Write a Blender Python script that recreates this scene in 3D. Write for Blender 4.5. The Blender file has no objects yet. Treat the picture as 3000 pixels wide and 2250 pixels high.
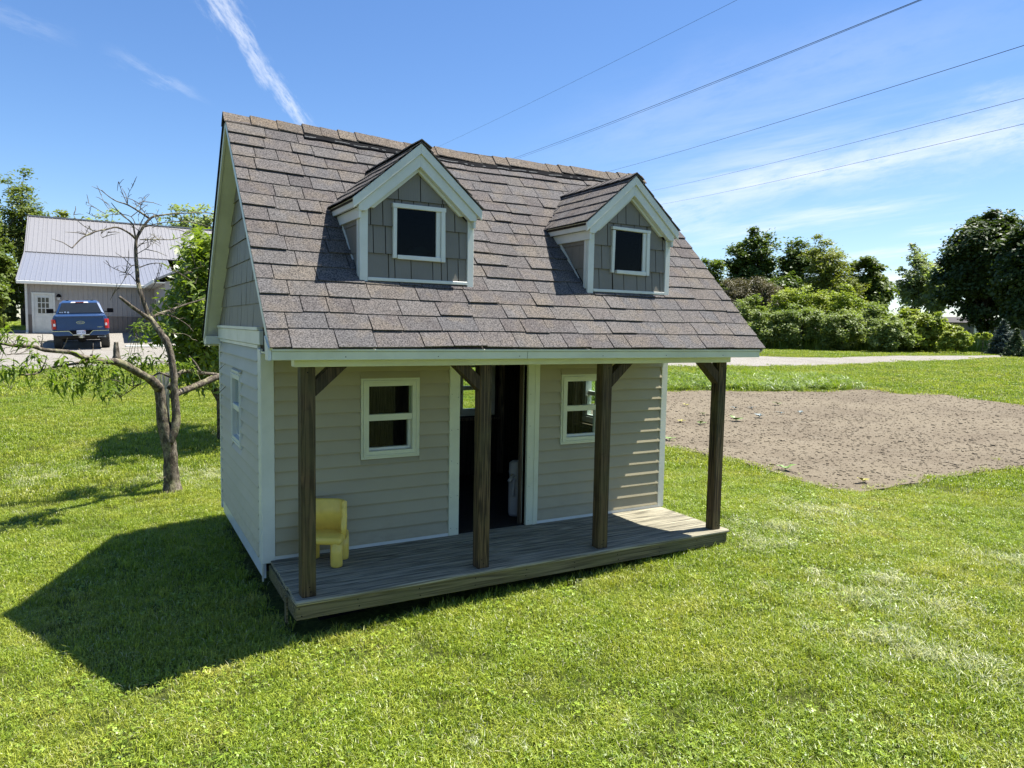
import bpy, bmesh, math, random
import numpy as np
from mathutils import Vector, Matrix, noise
from mathutils.geometry import delaunay_2d_cdt
PI = math.pi
R = math.radians
S = bpy.context.scene
COL = S.collection
rnd = random.Random(7)

# ------------------------------------------------------------------ camera
CAM = np.array([-0.9171, -5.1951, 1.6949]); YAW, PITCH, ROLL, FPX = -0.5116, -0.0794, 0.0183, 2087.62
_cy, _sy, _cp, _sp, _cr, _sr = math.cos(YAW), math.sin(YAW), math.cos(PITCH), math.sin(PITCH), math.cos(ROLL), math.sin(ROLL)
FW = np.array([-_sy*_cp, _cy*_cp, _sp]); _R = np.array([_cy, _sy, 0.0]); _U = np.cross(_R, FW)
RT = _cr*_R + _sr*_U; UP = -_sr*_R + _cr*_U
cd = bpy.data.cameras.new('camera'); cam = bpy.data.objects.new('camera', cd); COL.objects.link(cam)
cd.sensor_width = 36; cd.lens = 36*FPX/3000; cd.clip_start = .05; cd.clip_end = 3000
M = Matrix(((RT[0], UP[0], -FW[0], CAM[0]), (RT[1], UP[1], -FW[1], CAM[1]), (RT[2], UP[2], -FW[2], CAM[2]), (0, 0, 0, 1)))
cam.matrix_world = M
S.camera = cam

def ray(px, py):
    """direction (unit horizontal length) seen at a point of the survey photograph; used to measure where things stand"""
    d = FW*FPX + RT*(px-1500) - UP*(py-1125)
    return d/math.hypot(d[0], d[1])
def raydir(px, py):
    d = FW*FPX + RT*(px-1500) - UP*(py-1125)
    return d/np.linalg.norm(d)
def at(px, py, dist): return CAM + ray(px, py)*dist

# ------------------------------------------------------------------ light
SUN = Vector((.41, -.055, 1)).normalized()
sd = bpy.data.lights.new('sun', 'SUN'); sd.energy = 5.0; sd.angle = R(.53); sd.color = (1, .965, .90)
so = bpy.data.objects.new('sun', sd); COL.objects.link(so); so.rotation_euler = SUN.to_track_quat('Z', 'Y').to_euler(); so.location = (0, 0, 30)
W = bpy.data.worlds.new('World'); S.world = W; W.use_nodes = True
wt = W.node_tree; wt.nodes.clear()
def WN(t, **k):
    n = wt.nodes.new(t)
    for a, b in k.items(): setattr(n, a, b)
    return n
def wm(op, a, b=None, clamp=False):
    n = WN('ShaderNodeMath', operation=op); n.use_clamp = clamp
    for i, q in enumerate((a, b)):
        if q is None: continue
        if isinstance(q, (int, float)): n.inputs[i].default_value = q
        else: wt.links.new(q, n.inputs[i])
    return n.outputs[0]
sky = WN('ShaderNodeTexSky', sky_type='NISHITA'); sky.sun_disc = False
sky.sun_elevation = math.asin(SUN.z); sky.sun_rotation = math.atan2(SUN.x, SUN.y)
sky.air_density = 1.0; sky.dust_density = .35; sky.ozone_density = 4.5; sky.altitude = 200
tc = WN('ShaderNodeTexCoord'); DIR = tc.outputs['Generated']
def dotn(v):
    n = WN('ShaderNodeVectorMath', operation='DOT_PRODUCT'); wt.links.new(DIR, n.inputs[0]); n.inputs[1].default_value = tuple(float(q) for q in v)
    return n.outputs['Value']
def wnoise(scale, rough=.6, detail=6, stretch=None, off=(0, 0, 0)):
    src = DIR
    if stretch is not None:      # stretch: (axis along, axis across, kalong, kacross) as a direction space squash
        a, b, ka, kb = stretch
        c = np.cross(a, b); cb = WN('ShaderNodeCombineXYZ')
        for i, (v, k) in enumerate(((a, ka), (b, kb), (c, 1.0))): wt.links.new(wm('MULTIPLY', dotn(v), float(k)), cb.inputs[i])
        src = cb.outputs[0]
    mp = WN('ShaderNodeMapping'); wt.links.new(src, mp.inputs[0]); mp.inputs['Location'].default_value = off
    n = WN('ShaderNodeTexNoise'); wt.links.new(mp.outputs[0], n.inputs['Vector'])
    n.inputs['Scale'].default_value = scale; n.inputs['Detail'].default_value = detail; n.inputs['Roughness'].default_value = rough
    return n.outputs['Fac']
def ss(x, a, b):
    n = WN('ShaderNodeMapRange', interpolation_type='SMOOTHSTEP'); wt.links.new(x, n.inputs[0])
    n.inputs[1].default_value = a; n.inputs[2].default_value = b
    return n.outputs[0]
def streak(p0, p1, w0, w1, strength, soft0=.25, rag=.6, seed=0, ns=14):
    """a contrail or wisp along the great circle p0 -> p1; w0/w1 half widths (radians) at the two ends"""
    a, b = raydir(*p0), raydir(*p1); n = np.cross(a, b); n /= np.linalg.norm(n)
    t = np.cross(n, a); L = math.acos(float(np.clip(a@b, -1, 1)))
    al = wm('ARCTAN2', dotn(t), dotn(a)); u = wm('DIVIDE', al, L)
    nz = wnoise(ns, .65, 8, (t, n, .5, 1.6), (seed*3.1, seed*1.7, 0))
    nz2 = wnoise(ns*.35, .5, 3, None, (seed*2.1, 5, seed))
    wd = wm('ADD', w0, wm('MULTIPLY', wm('MINIMUM', wm('MAXIMUM', u, 0.0), 1.4), w1-w0))
    across = wm('DIVIDE', wm('ABSOLUTE', wm('ADD', dotn(n), wm('MULTIPLY', wm('SUBTRACT', nz2, .5), w0*.55))), wd)
    fine = wnoise(ns*3.2, .7, 5, (t, n, .35, 1.3), (seed*1.3, 2, seed*2.7))
    across = wm('ADD', across, wm('MULTIPLY', wm('SUBTRACT', nz, .5), rag*2.6))
    across = wm('ADD', across, wm('MULTIPLY', wm('SUBTRACT', fine, .5), 1.3))
    body = wm('MULTIPLY', ss(across, 1.35, -.15), ss(fine, .22, .62))
    ends = wm('MULTIPLY', ss(u, -soft0, soft0), ss(u, 1+soft0, 1-soft0))
    return wm('MULTIPLY', wm('MULTIPLY', body, ends), strength)
terms = [
    streak((555, -120), (905, 385), .0185, .0085, .52, .10, 1.3, 1, 60),
    streak((-60, 20), (190, 110), .008, .008, .09, .3, 2.2, 2, 30),
    streak((370, 175), (560, 275), .010, .006, .20, .45, 2.0, 3, 40),
    streak((1850, 660), (3250, 300), .024, .038, .46, .16, 1.1, 4, 14),
    streak((1640, 440), (2900, 40), .05, .05, .13, .3, .9, 5, 6),
]
# layered high cirrus low over the right of the view, continuing round the horizon
hz = dotn((0, 0, 1)); v0, v1 = raydir(2600, 750), raydir(3000, 700)
ax = v1-v0; ax /= np.linalg.norm(ax); upv = np.cross(ax, v0); upv /= np.linalg.norm(upv)
cir = wnoise(5.5, .62, 7, (ax, upv, .45, 5.0), (2, 9, 4), ); cir2 = wnoise(2.2, .5, 3, None, (1, 4, 8))
side = ss(dotn(raydir(2900, 750)), .86, 1.0)
low = wm('MULTIPLY', ss(hz, .34, .10), side)
terms.append(wm('MULTIPLY', wm('MULTIPLY', ss(cir, .42, .74), low), .85))
terms.append(wm('MULTIPLY', low, .07))
terms.append(wm('MULTIPLY', ss(hz, .12, .0), .05))
tot = terms[0]
for q in terms[1:]: tot = wm('ADD', tot, q)
tot = wm('MINIMUM', tot, .92)
mixs = WN('ShaderNodeMix', data_type='RGBA'); wt.links.new(tot, mixs.inputs['Factor'])
hs = WN('ShaderNodeHueSaturation'); hs.inputs['Hue'].default_value = .505; hs.inputs['Saturation'].default_value = 1.15; hs.inputs['Value'].default_value = 1.09
wt.links.new(sky.outputs[0], hs.inputs['Color']); wt.links.new(hs.outputs[0], mixs.inputs[6]); mixs.inputs[7].default_value = (6.6, 6.9, 7.4, 1)
bg = WN('ShaderNodeBackground'); bg.inputs['Strength'].default_value = .069
wt.links.new(mixs.outputs[2], bg.inputs['Color'])
wo = WN('ShaderNodeOutputWorld'); wt.links.new(bg.outputs[0], wo.inputs['Surface'])
S.view_settings.view_transform = 'Standard'; S.view_settings.look = 'None'; S.view_settings.exposure = 1.29; S.view_settings.gamma = 1
S.view_settings.use_curve_mapping = False
S.cycles.max_bounces = 8; S.cycles.transparent_max_bounces = 16; S.cycles.diffuse_bounces = 4
try: S.cycles.use_denoising = True
except Exception: pass

# ------------------------------------------------------------------ materials
class NT:
    def __init__(s, name):
        s.m = bpy.data.materials.new(name); s.m.use_nodes = True; s.t = s.m.node_tree; s.t.nodes.clear()
        s.out = s.n('ShaderNodeOutputMaterial')
    def n(s, t, **k):
        q = s.t.nodes.new(t)
        for a, b in k.items(): setattr(q, a, b)
        return q
    def l(s, a, b): s.t.links.new(a, b)
    def coord(s, kind='Object', scale=(1, 1, 1), loc=(0, 0, 0), rot=(0, 0, 0)):
        if kind == 'World': o = s.n('ShaderNodeNewGeometry').outputs['Position']
        else: o = s.n('ShaderNodeTexCoord').outputs[kind]
        mp = s.n('ShaderNodeMapping'); s.l(o, mp.inputs[0])
        mp.inputs['Scale'].default_value = scale; mp.inputs['Location'].default_value = loc; mp.inputs['Rotation'].default_value = rot
        return mp.outputs[0]
    def noise(s, vec, scale, detail=4, rough=.6, dist=0.0):
        q = s.n('ShaderNodeTexNoise'); s.l(vec, q.inputs['Vector']); q.inputs['Scale'].default_value = scale
        q.inputs['Detail'].default_value = detail; q.inputs['Roughness'].default_value = rough; q.inputs['Distortion'].default_value = dist
        return q.outputs['Fac']
    def ramp(s, fac, stops):
        q = s.n('ShaderNodeValToRGB'); s.l(fac, q.inputs[0]); e = q.color_ramp.elements
        while len(e) < len(stops): e.new(.5)
        for el, (p, c) in zip(e, stops): el.position = p; el.color = (c[0], c[1], c[2], 1) if len(c) == 3 else c
        return q.outputs[0]
    def mix(s, f, a, b, blend='MIX'):
        q = s.n('ShaderNodeMix', data_type='RGBA', blend_type=blend)
        for i, x in ((0, f), (6, a), (7, b)):
            if isinstance(x, (int, float)): q.inputs[i].default_value = x
            elif isinstance(x, tuple): q.inputs[i].default_value = (x[0], x[1], x[2], 1)
            else: s.l(x, q.inputs[i])
        return q.outputs[2]
    def math(s, op, a, b=None, c=None, clamp=False):
        q = s.n('ShaderNodeMath', operation=op); q.use_clamp = clamp
        for i, x in enumerate((a, b, c)):
            if x is None: continue
            if isinstance(x, (int, float)): q.inputs[i].default_value = x
            else: s.l(x, q.inputs[i])
        return q.outputs[0]
    def mr(s, f, a, b, c=0., d=1.):
        q = s.n('ShaderNodeMapRange'); s.l(f, q.inputs[0])
        for i, x in enumerate((a, b, c, d)): q.inputs[i+1].default_value = x
        return q.outputs[0]
    def rand(s): return s.n('ShaderNodeObjectInfo').outputs['Random']
    def bump(s, h, strength=.3, dist=.01):
        q = s.n('ShaderNodeBump'); s.l(h, q.inputs['Height']); q.inputs['Strength'].default_value = strength; q.inputs['Distance'].default_value = dist
        return q.outputs[0]
    def pbr(s, col, rough=.6, spec=.4, nrm=None, metal=0., coat=0.):
        p = s.n('ShaderNodeBsdfPrincipled')
        for k, x in (('Base Color', col), ('Roughness', rough), ('Specular IOR Level', spec), ('Metallic', metal), ('Coat Weight', coat)):
            if isinstance(x, (int, float)): p.inputs[k].default_value = x
            elif isinstance(x, tuple): p.inputs[k].default_value = (x[0], x[1], x[2], 1)
            else: s.l(x, p.inputs[k])
        if nrm is not None: s.l(nrm, p.inputs['Normal'])
        s.l(p.outputs[0], s.out.inputs[0]); s.p = p
        return s.m

def flat(name, col, rough=.6, spec=.4, metal=0., var=.12, ns=6, bump=0., coat=0.):
    t = NT(name); v = t.coord('Object'); f = t.noise(v, ns, 5)
    c = t.mix(t.mr(f, .3, .7), tuple(x*(1-var) for x in col), tuple(min(1, x*(1+var)) for x in col))
    nr = t.bump(t.noise(v, ns*9, 4), bump, .004) if bump else None
    return t.pbr(c, rough, spec, nr, metal, coat)

def m_white(cc=((.65, .65, .585), (.54, .545, .48))):
    t = NT('white_trim'); v = t.coord('World'); f = t.noise(v, 3.2, 6, .65); g = t.noise(v, 55, 3)
    c = t.mix(t.mr(f, .42, .75), *cc)
    c = t.mix(t.mr(g, .70, .78, 0, .35), c, (.36, .35, .29))
    return t.pbr(c, .42, .45, t.bump(t.noise(v, 7, 3), .12, .006))
def m_siding(name, a, b):
    t = NT(name); v = t.coord('World', (1, 1, 1)); f = t.noise(v, 2.1, 6, .6)
    gr = t.noise(t.coord('World', (3, 3, 60)), 6, 5, .65)
    c = t.mix(t.mr(f, .35, .7), a, b); c = t.mix(t.mr(t.rand(), 0, 1, 0, .25), c, tuple(x*.86 for x in a))
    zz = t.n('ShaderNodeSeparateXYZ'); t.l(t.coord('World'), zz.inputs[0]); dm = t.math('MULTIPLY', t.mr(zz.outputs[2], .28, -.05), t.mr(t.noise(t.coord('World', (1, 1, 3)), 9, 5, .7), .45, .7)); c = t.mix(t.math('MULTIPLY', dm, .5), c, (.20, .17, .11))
    sp = t.noise(t.coord('World'), 120, 2); c = t.mix(t.mr(sp, .72, .78, 0, .35), c, (.12, .10, .07))
    return t.pbr(c, .5, .4, t.bump(gr, .12, .003))
def m_shake(name='cedar_shake'):
    t = NT(name); f = t.noise(t.coord('World'), 4, 5); gr = t.noise(t.coord('World', (60, 60, 4)), 3, 5, .6)
    c = t.mix(t.mr(f, .3, .7), (.175, .158, .128), (.215, .195, .160)); c = t.mix(t.mr(t.rand(), 0, 1, 0, .4), c, (.150, .135, .110))
    return t.pbr(c, .55, .35, t.bump(gr, .35, .004))
def m_shingle():
    t = NT('asphalt_shingle'); v = t.coord('World'); rn = t.rand()
    base = t.ramp(rn, [(0., (.096, .088, .086)), (.16, (.140, .127, .118)), (.34, (.112, .099, .094)), (.50, (.152, .134, .114)), (.64, (.112, .108, .108)), (.78, (.148, .137, .129)), (.9, (.104, .091, .086)), (1., (.136, .122, .113))])
    pat = t.noise(v, 7, 3, .5)
    base = t.mix(t.mr(pat, .42, .62, 0, .35), base, (.132, .128, .128)); p2 = t.noise(t.coord('World', (1, 1, 1), (7, 3, 1)), 5.5, 2, .5)
    base = t.mix(t.mr(p2, .50, .62, 0, .4), base, (.178, .148, .112))
    g = t.noise(v, 190, 2, .8); g2 = t.noise(v, 105, 2, .7)
    base = t.mix(t.mr(g2, .36, .62), t.mix(1., base, (.38, .38, .39), 'MULTIPLY'), t.mix(1., base, (1.5, 1.48, 1.46), 'MULTIPLY'))
    c = t.mix(t.mr(g, .58, .72, 0, .6), base, (.46, .42, .39))
    w = t.noise(t.coord('World', (1, 1, 1), (3, 3, 3)), 2.6, 5, .7); c = t.mix(t.mr(w, .52, .8, 0, .35), c, (.07, .065, .07))
    c = t.mix(1., c, (.84, .84, .84), 'MULTIPLY')
    h = t.math('ADD', t.noise(v, 260, 3, .8), t.math('MULTIPLY', t.noise(v, 14, 2), .8))
    return t.pbr(c, .93, .12, t.bump(h, .75, .006))
def m_wood(name, dark, light, axis='X', green=None, scale=1., rough=.75, knots=.5):
    t = NT(name); k = {'X': (.55, 20, 20), 'Y': (20, .55, 20), 'Z': (20, 20, .8)}[axis]
    oi = t.n('ShaderNodeObjectInfo'); v = t.coord('World', tuple(q*scale for q in k))
    off = t.n('ShaderNodeVectorMath', operation='ADD'); t.l(v, off.inputs[0])
    cb = t.n('ShaderNodeCombineXYZ')
    for i in range(3): t.l(t.math('MULTIPLY', oi.outputs['Random'], 37.+i*11), cb.inputs[i])
    t.l(cb.outputs[0], off.inputs[1]); vv = off.outputs[0]
    wv = t.n('ShaderNodeTexNoise'); t.l(vv, wv.inputs['Vector']); wv.inputs['Scale'].default_value = 1.1; wv.inputs['Detail'].default_value = 2; wv.inputs['Distortion'].default_value = .4
    rings = t.math('SINE', t.math('MULTIPLY', wv.outputs['Fac'], 46.))
    fine = t.noise(vv, 5.5, 5, .7)
    f = t.math('ADD', t.math('MULTIPLY', rings, .22), fine)
    c = t.ramp(f, [(.22, tuple(x*.35 for x in dark)), (.42, dark), (.78, light)])
    big = t.noise(t.coord('World'), 3.1, 4, .6)
    if green: c = t.mix(t.mr(big, .42, .68, 0, .75), c, green)
    c = t.mix(t.mr(t.noise(t.coord('World', (1, 1, 1), (9, 9, 9)), 8, 5, .7), .60, .74, 0, .55), c, tuple(x*.45 for x in dark))
    c = t.mix(t.mr(oi.outputs['Random'], 0, 1, 0, .3), c, tuple(x*.7 for x in light))
    return t.pbr(c, rough, .25, t.bump(f, .55, .004))
def m_leaf(name, cols, trans=.45, nscale=.6, rough=.5, spec=.3, attr=False):
    t = NT(name); v = t.coord('World'); f = t.noise(v, nscale, 5, .7)
    n = len(cols); c = t.ramp(f, [(.30+.40*i/(n-1), q) for i, q in enumerate(cols)])
    g = t.noise(v, nscale*22, 2, .6); c = t.mix(t.mr(g, .3, .7), t.mix(1., c, (.72, .75, .70), 'MULTIPLY'), t.mix(1., c, (1.28, 1.25, 1.2), 'MULTIPLY'))
    if attr:
        at_ = t.n('ShaderNodeAttribute', attribute_name='tint')
        c = t.mix(t.mr(at_.outputs['Fac'], 0, 1), t.mix(1., c, (.62, .70, .6), 'MULTIPLY'), t.mix(1., c, (1.45, 1.35, 1.3), 'MULTIPLY'))
    c = t.mix(1., c, (.86, .86, .86), 'MULTIPLY')
    p = t.n('ShaderNodeBsdfPrincipled'); t.l(c, p.inputs['Base Color']); p.inputs['Roughness'].default_value = rough; p.inputs['Specular IOR Level'].default_value = spec
    tr = t.n('ShaderNodeBsdfTranslucent'); c2 = t.mix(1., c, (1.25, 1.35, .55), 'MULTIPLY'); t.l(c2, tr.inputs[0])
    ms = t.n('ShaderNodeMixShader'); ms.inputs[0].default_value = trans; t.l(p.outputs[0], ms.inputs[1]); t.l(tr.outputs[0], ms.inputs[2]); t.l(ms.outputs[0], t.out.inputs[0])
    return t.m
def m_bark(name, a, b, s=1., lichen=None):
    t = NT(name); v = t.coord('World', (s, s, s*.35)); f = t.noise(v, 26, 6, .75, .6); h = t.noise(v, 11, 4, .7, 1.2)
    c = t.ramp(f, [(.3, tuple(x*.3 for x in a)), (.5, a), (.72, b)])
    if lichen: c = t.mix(t.mr(t.noise(t.coord('World'), 9, 5, .7), .52, .64, 0, .75), c, lichen)
    return t.pbr(c, .9, .15, t.bump(t.math('ADD', f, t.math('MULTIPLY', h, 1.5)), .9, .012))
def m_glass(name='window_glass', tint=(.9, .95, .93), rough=0.0, f0=.014):
    t = NT(name); tr = t.n('ShaderNodeBsdfTransparent'); tr.inputs[0].default_value = (*tint, 1)
    g = t.n('ShaderNodeBsdfGlossy'); g.inputs['Roughness'].default_value = rough; g.inputs['Color'].default_value = (.95, .97, 1, 1)
    fr = t.n('ShaderNodeLayerWeight'); fr.inputs['Blend'].default_value = .5
    fc = t.math('ADD', t.math('MULTIPLY', t.math('POWER', fr.outputs['Facing'], 5.), .9), f0, clamp=True)
    ms = t.n('ShaderNodeMixShader'); t.l(fc, ms.inputs[0]); t.l(tr.outputs[0], ms.inputs[1]); t.l(g.outputs[0], ms.inputs[2]); t.l(ms.outputs[0], t.out.inputs[0])
    return t.m

WHITE = m_white(); BOUNCE_TRIM = m_white(((.63, .635, .47), (.53, .53, .39))); BOUNCE_TRIM.name = 'bounce_tinted_trim'  # second trim: yellow-green bounce off the lawn put into the white's colour
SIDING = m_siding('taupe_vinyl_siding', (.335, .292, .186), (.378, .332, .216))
SIDING_S = m_siding('side_vinyl_siding', (.385, .37, .30), (.435, .415, .345))
SHAKE = m_shake(); SHINGLE = m_shingle()
POSTW = m_wood('treated_post_wood', (.036, .023, .012), (.135, .088, .042), 'Z', green=(.082, .074, .030))
BRACEW = m_wood('treated_brace_wood', (.035, .022, .012), (.10, .066, .034), 'Z', green=(.05, .042, .02))
DECKW = m_wood('weathered_deck_wood', (.165, .150, .103), (.385, .350, .252), 'X', green=None, scale=1.1, rough=.85)
RIMW = m_wood('rim_board_wood', (.085, .07, .038), (.20, .17, .095), 'X', green=(.11, .11, .045), scale=1.)
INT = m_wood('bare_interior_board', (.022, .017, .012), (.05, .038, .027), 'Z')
PINE = m_wood('pine_frame_wood', (.11, .08, .05), (.19, .14, .09), 'Z')
BLACK = flat('black_plastic', (.010, .010, .011), .95, .04)
GLASS = m_glass()
DGLASS = m_glass('attic_glass', (.28, .31, .28), 0.0, .007)
WIRE = flat('power_wire', (.05, .055, .06), .6, .3)
YELLOW = flat('yellow_plastic', (.78, .55, .10), .34, .45, var=.10, ns=9)
BARK = m_bark('fruit_tree_bark', (.09, .074, .055), (.36, .31, .245), 1., (.30, .28, .16))
BARKF = m_bark('tree_bark', (.07, .06, .05), (.16, .14, .12), .35)

# ------------------------------------------------------------------ object helpers
ORG = {}
def setp(o, label=None, cat=None, group=None, kind=None):
    if label: o['label'] = label
    if cat: o['category'] = cat
    if group: o['group'] = group
    if kind: o['kind'] = kind
    return o
def thing(name, label, cat, loc=(0, 0, 0), rotz=0., group=None, local=False):
    o = bpy.data.objects.new(name, None); COL.objects.link(o); o.location = loc; o.rotation_euler = (0, 0, rotz); o.empty_display_size = .2
    ORG[o.name] = Vector((0, 0, 0)) if local else Vector(loc)
    return setp(o, label, cat, group)
def link(name, me, mats, parent=None, origin=Vector((0, 0, 0)), smooth=False):
    if mats is not None:
        for m in (mats if isinstance(mats, (list, tuple)) else [mats]): me.materials.append(m)
    if smooth: me.polygons.foreach_set('use_smooth', [True]*len(me.polygons))
    o = bpy.data.objects.new(name, me); COL.objects.link(o)
    if parent is not None:
        o.parent = parent; o.location = origin - ORG[parent.name]
    else: o.location = origin
    ORG[o.name] = Vector(origin)
    return o
class MB:
    def __init__(s): s.v = []; s.f = []; s.mi = []
    def add(s, vs, fs, m=0):
        b = len(s.v); s.v += [tuple(q) for q in vs]; s.f += [tuple(b+i for i in f) for f in fs]; s.mi += [m]*len(fs); return s
    def box(s, x0, x1, y0, y1, z0, z1, m=0):
        x0, x1 = sorted((x0, x1)); y0, y1 = sorted((y0, y1)); z0, z1 = sorted((z0, z1))
        return s.add([(x0, y0, z0), (x1, y0, z0), (x1, y1, z0), (x0, y1, z0), (x0, y0, z1), (x1, y0, z1), (x1, y1, z1), (x0, y1, z1)],
                     [(0, 3, 2, 1), (4, 5, 6, 7), (0, 1, 5, 4), (1, 2, 6, 5), (2, 3, 7, 6), (3, 0, 4, 7)], m)
    def prism(s, poly, ext, m=0):
        n = len(poly); P = [Vector(p) for p in poly]; E = Vector(ext)
        nn = Vector((0, 0, 0))
        for i in range(n): nn += P[i].cross(P[(i+1) % n])
        if nn.dot(E) > 0: P = P[::-1]
        vs = P + [p+E for p in P]
        return s.add(vs, [tuple(range(n)), tuple(range(2*n-1, n-1, -1))] + [(i, i+n, (i+1) % n+n, (i+1) % n) for i in range(n)], m)
    def beam(s, a, b, w, h, up=(0, 0, 1), m=0):
        a, b = Vector(a), Vector(b); d = (b-a).normalized(); x = d.cross(Vector(up)).normalized(); u = x.cross(d)
        q = [x*(-w/2)+u*(-h/2), x*(w/2)+u*(-h/2), x*(w/2)+u*(h/2), x*(-w/2)+u*(h/2)]
        return s.add([a+i for i in q]+[b+i for i in q], [(0, 3, 2, 1), (4, 5, 6, 7), (0, 1, 5, 4), (1, 2, 6, 5), (2, 3, 7, 6), (3, 0, 4, 7)][0:2] + [(0, 1, 5, 4), (1, 2, 6, 5), (2, 3, 7, 6), (3, 0, 4, 7)], m)
    def tube(s, pts, rad, n=6, m=0, cap=True, wob=0., rg=rnd):
        P = [Vector(p) for p in pts]; k = len(P)
        if isinstance(rad, (int, float)): rad = [rad]*k
        b = len(s.v); ref = Vector((.31, .17, .93))
        prev = None
        for i, p in enumerate(P):
            d = (P[min(i+1, k-1)]-P[max(i-1, 0)]).normalized()
            if prev is None:
                x = d.cross(ref)
                if x.length < .05: x = d.cross(Vector((1, 0, 0)))
            else: x = prev - d*prev.dot(d)
            x.normalize(); prev = x; y = d.cross(x)
            for j in range(n):
                a = 2*PI*j/n; r = rad[i]*(1+(rg.random()-.5)*wob)
                s.v.append(tuple(p+x*math.cos(a)*r+y*math.sin(a)*r))
        for i in range(k-1):
            for j in range(n):
                s.f.append((b+i*n+j, b+i*n+(j+1) % n, b+(i+1)*n+(j+1) % n, b+(i+1)*n+j)); s.mi.append(m)
        if cap:
            s.f.append(tuple(b+j for j in range(n))[::-1]); s.f.append(tuple(b+(k-1)*n+j for j in range(n))); s.mi += [m, m]
        return s
    def lathe(s, prof, n=16, c=(0, 0, 0), axis='Z', m=0):
        b = len(s.v)
        for r, z in prof:
            for j in range(n):
                a = 2*PI*j/n; q = (r*math.cos(a), r*math.sin(a), z)
                if axis == 'X': q = (z, q[0], q[1])
                if axis == 'Y': q = (q[0], z, q[1])
                s.v.append((q[0]+c[0], q[1]+c[1], q[2]+c[2]))
        for i in range(len(prof)-1):
            for j in range(n): s.f.append((b+i*n+j, b+i*n+(j+1) % n, b+(i+1)*n+(j+1) % n, b+(i+1)*n+j)); s.mi.append(m)
        s.f.append(tuple(b+j for j in range(n))[::-1]); s.f.append(tuple(b+(len(prof)-1)*n+j for j in range(n))); s.mi += [m, m]
        return s
    def build(s, name, mats, parent=None, smooth=False, bevel=0., segs=1, fix=False):
        if not s.v: return None
        a = np.array(s.v); c = Vector((a.min(0)+a.max(0))/2)
        me = bpy.data.meshes.new(name); me.from_pydata([(v[0]-c.x, v[1]-c.y, v[2]-c.z) for v in s.v], [], s.f)
        if isinstance(mats, (list, tuple)) and len(mats) > 1: me.polygons.foreach_set('material_index', s.mi)
        if fix:
            bm = bmesh.new(); bm.from_mesh(me); bmesh.ops.recalc_face_normals(bm, faces=bm.faces); bm.to_mesh(me); bm.free()
        me.update()
        o = link(name, me, mats, parent, c, smooth)
        if bevel:
            bv = o.modifiers.new('bevel', 'BEVEL'); bv.width = bevel; bv.segments = segs; bv.limit_method = 'ANGLE'; bv.angle_limit = R(50)
        return o
def bx(name, mat, parent, *b, bevel=0.): return MB().box(*b).build(name, mat, parent, bevel=bevel)
def quadmesh(name, verts, nper, mats, parent=None, kind=None, tint=None, smooth=False):
    """verts (N*nper,3) numpy, one polygon per nper vertices"""
    V = np.asarray(verts, dtype=np.float32).reshape(-1, 3); c = (V.min(0)+V.max(0))/2; c[2] = V[:, 2].min(); V = V-c
    n = len(V)//nper; me = bpy.data.meshes.new(name)
    me.vertices.add(len(V)); me.vertices.foreach_set('co', V.ravel())
    me.loops.add(len(V)); me.loops.foreach_set('vertex_index', np.arange(len(V), dtype=np.int32))
    me.polygons.add(n); me.polygons.foreach_set('loop_start', np.arange(0, len(V), nper, dtype=np.int32))
    me.polygons.foreach_set('loop_total', np.full(n, nper, dtype=np.int32))
    me.update(calc_edges=True)
    if tint is not None:
        a = me.attributes.new('tint', 'FLOAT', 'FACE'); a.data.foreach_set('value', np.asarray(tint, dtype=np.float32))
    o = link(name, me, mats, parent, Vector([float(q) for q in c]), smooth)
    if kind: o['kind'] = kind
    return o
def clip(poly, planes):
    """Sutherland-Hodgman in 2D; planes (a,b,c) keep a*x+b*y<=c"""
    for a, b, c in planes:
        out = []
        for i in range(len(poly)):
            p, q = poly[i], poly[(i+1) % len(poly)]; dp, dq = a*p[0]+b*p[1]-c, a*q[0]+b*q[1]-c
            if dp <= 0: out.append(p)
            if (dp < 0 < dq) or (dq < 0 < dp):
                t = dp/(dp-dq); out.append((p[0]+(q[0]-p[0])*t, p[1]+(q[1]-p[1])*t))
        poly = out
        if len(poly) < 3: return []
    return poly
def area(p): return abs(sum(p[i][0]*p[(i+1) % len(p)][1]-p[(i+1) % len(p)][0]*p[i][1] for i in range(len(p))))/2
def subrect(r, holes):
    """rectangle minus rectangles -> rectangles"""
    rs = [r]
    for h in holes:
        nr = []
        for a in rs:
            x0, x1, z0, z1 = a; X0, X1, Z0, Z1 = max(x0, h[0]), min(x1, h[1]), max(z0, h[2]), min(z1, h[3])
            if X0 >= X1 or Z0 >= Z1: nr.append(a); continue
            if x0 < X0: nr.append((x0, X0, z0, z1))
            if X1 < x1: nr.append((X1, x1, z0, z1))
            if z0 < Z0: nr.append((X0, X1, z0, Z0))
            if Z1 < z1: nr.append((X0, X1, Z1, z1))
        rs = nr
    return [q for q in rs if q[1]-q[0] > .004 and q[3]-q[2] > .004]

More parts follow.
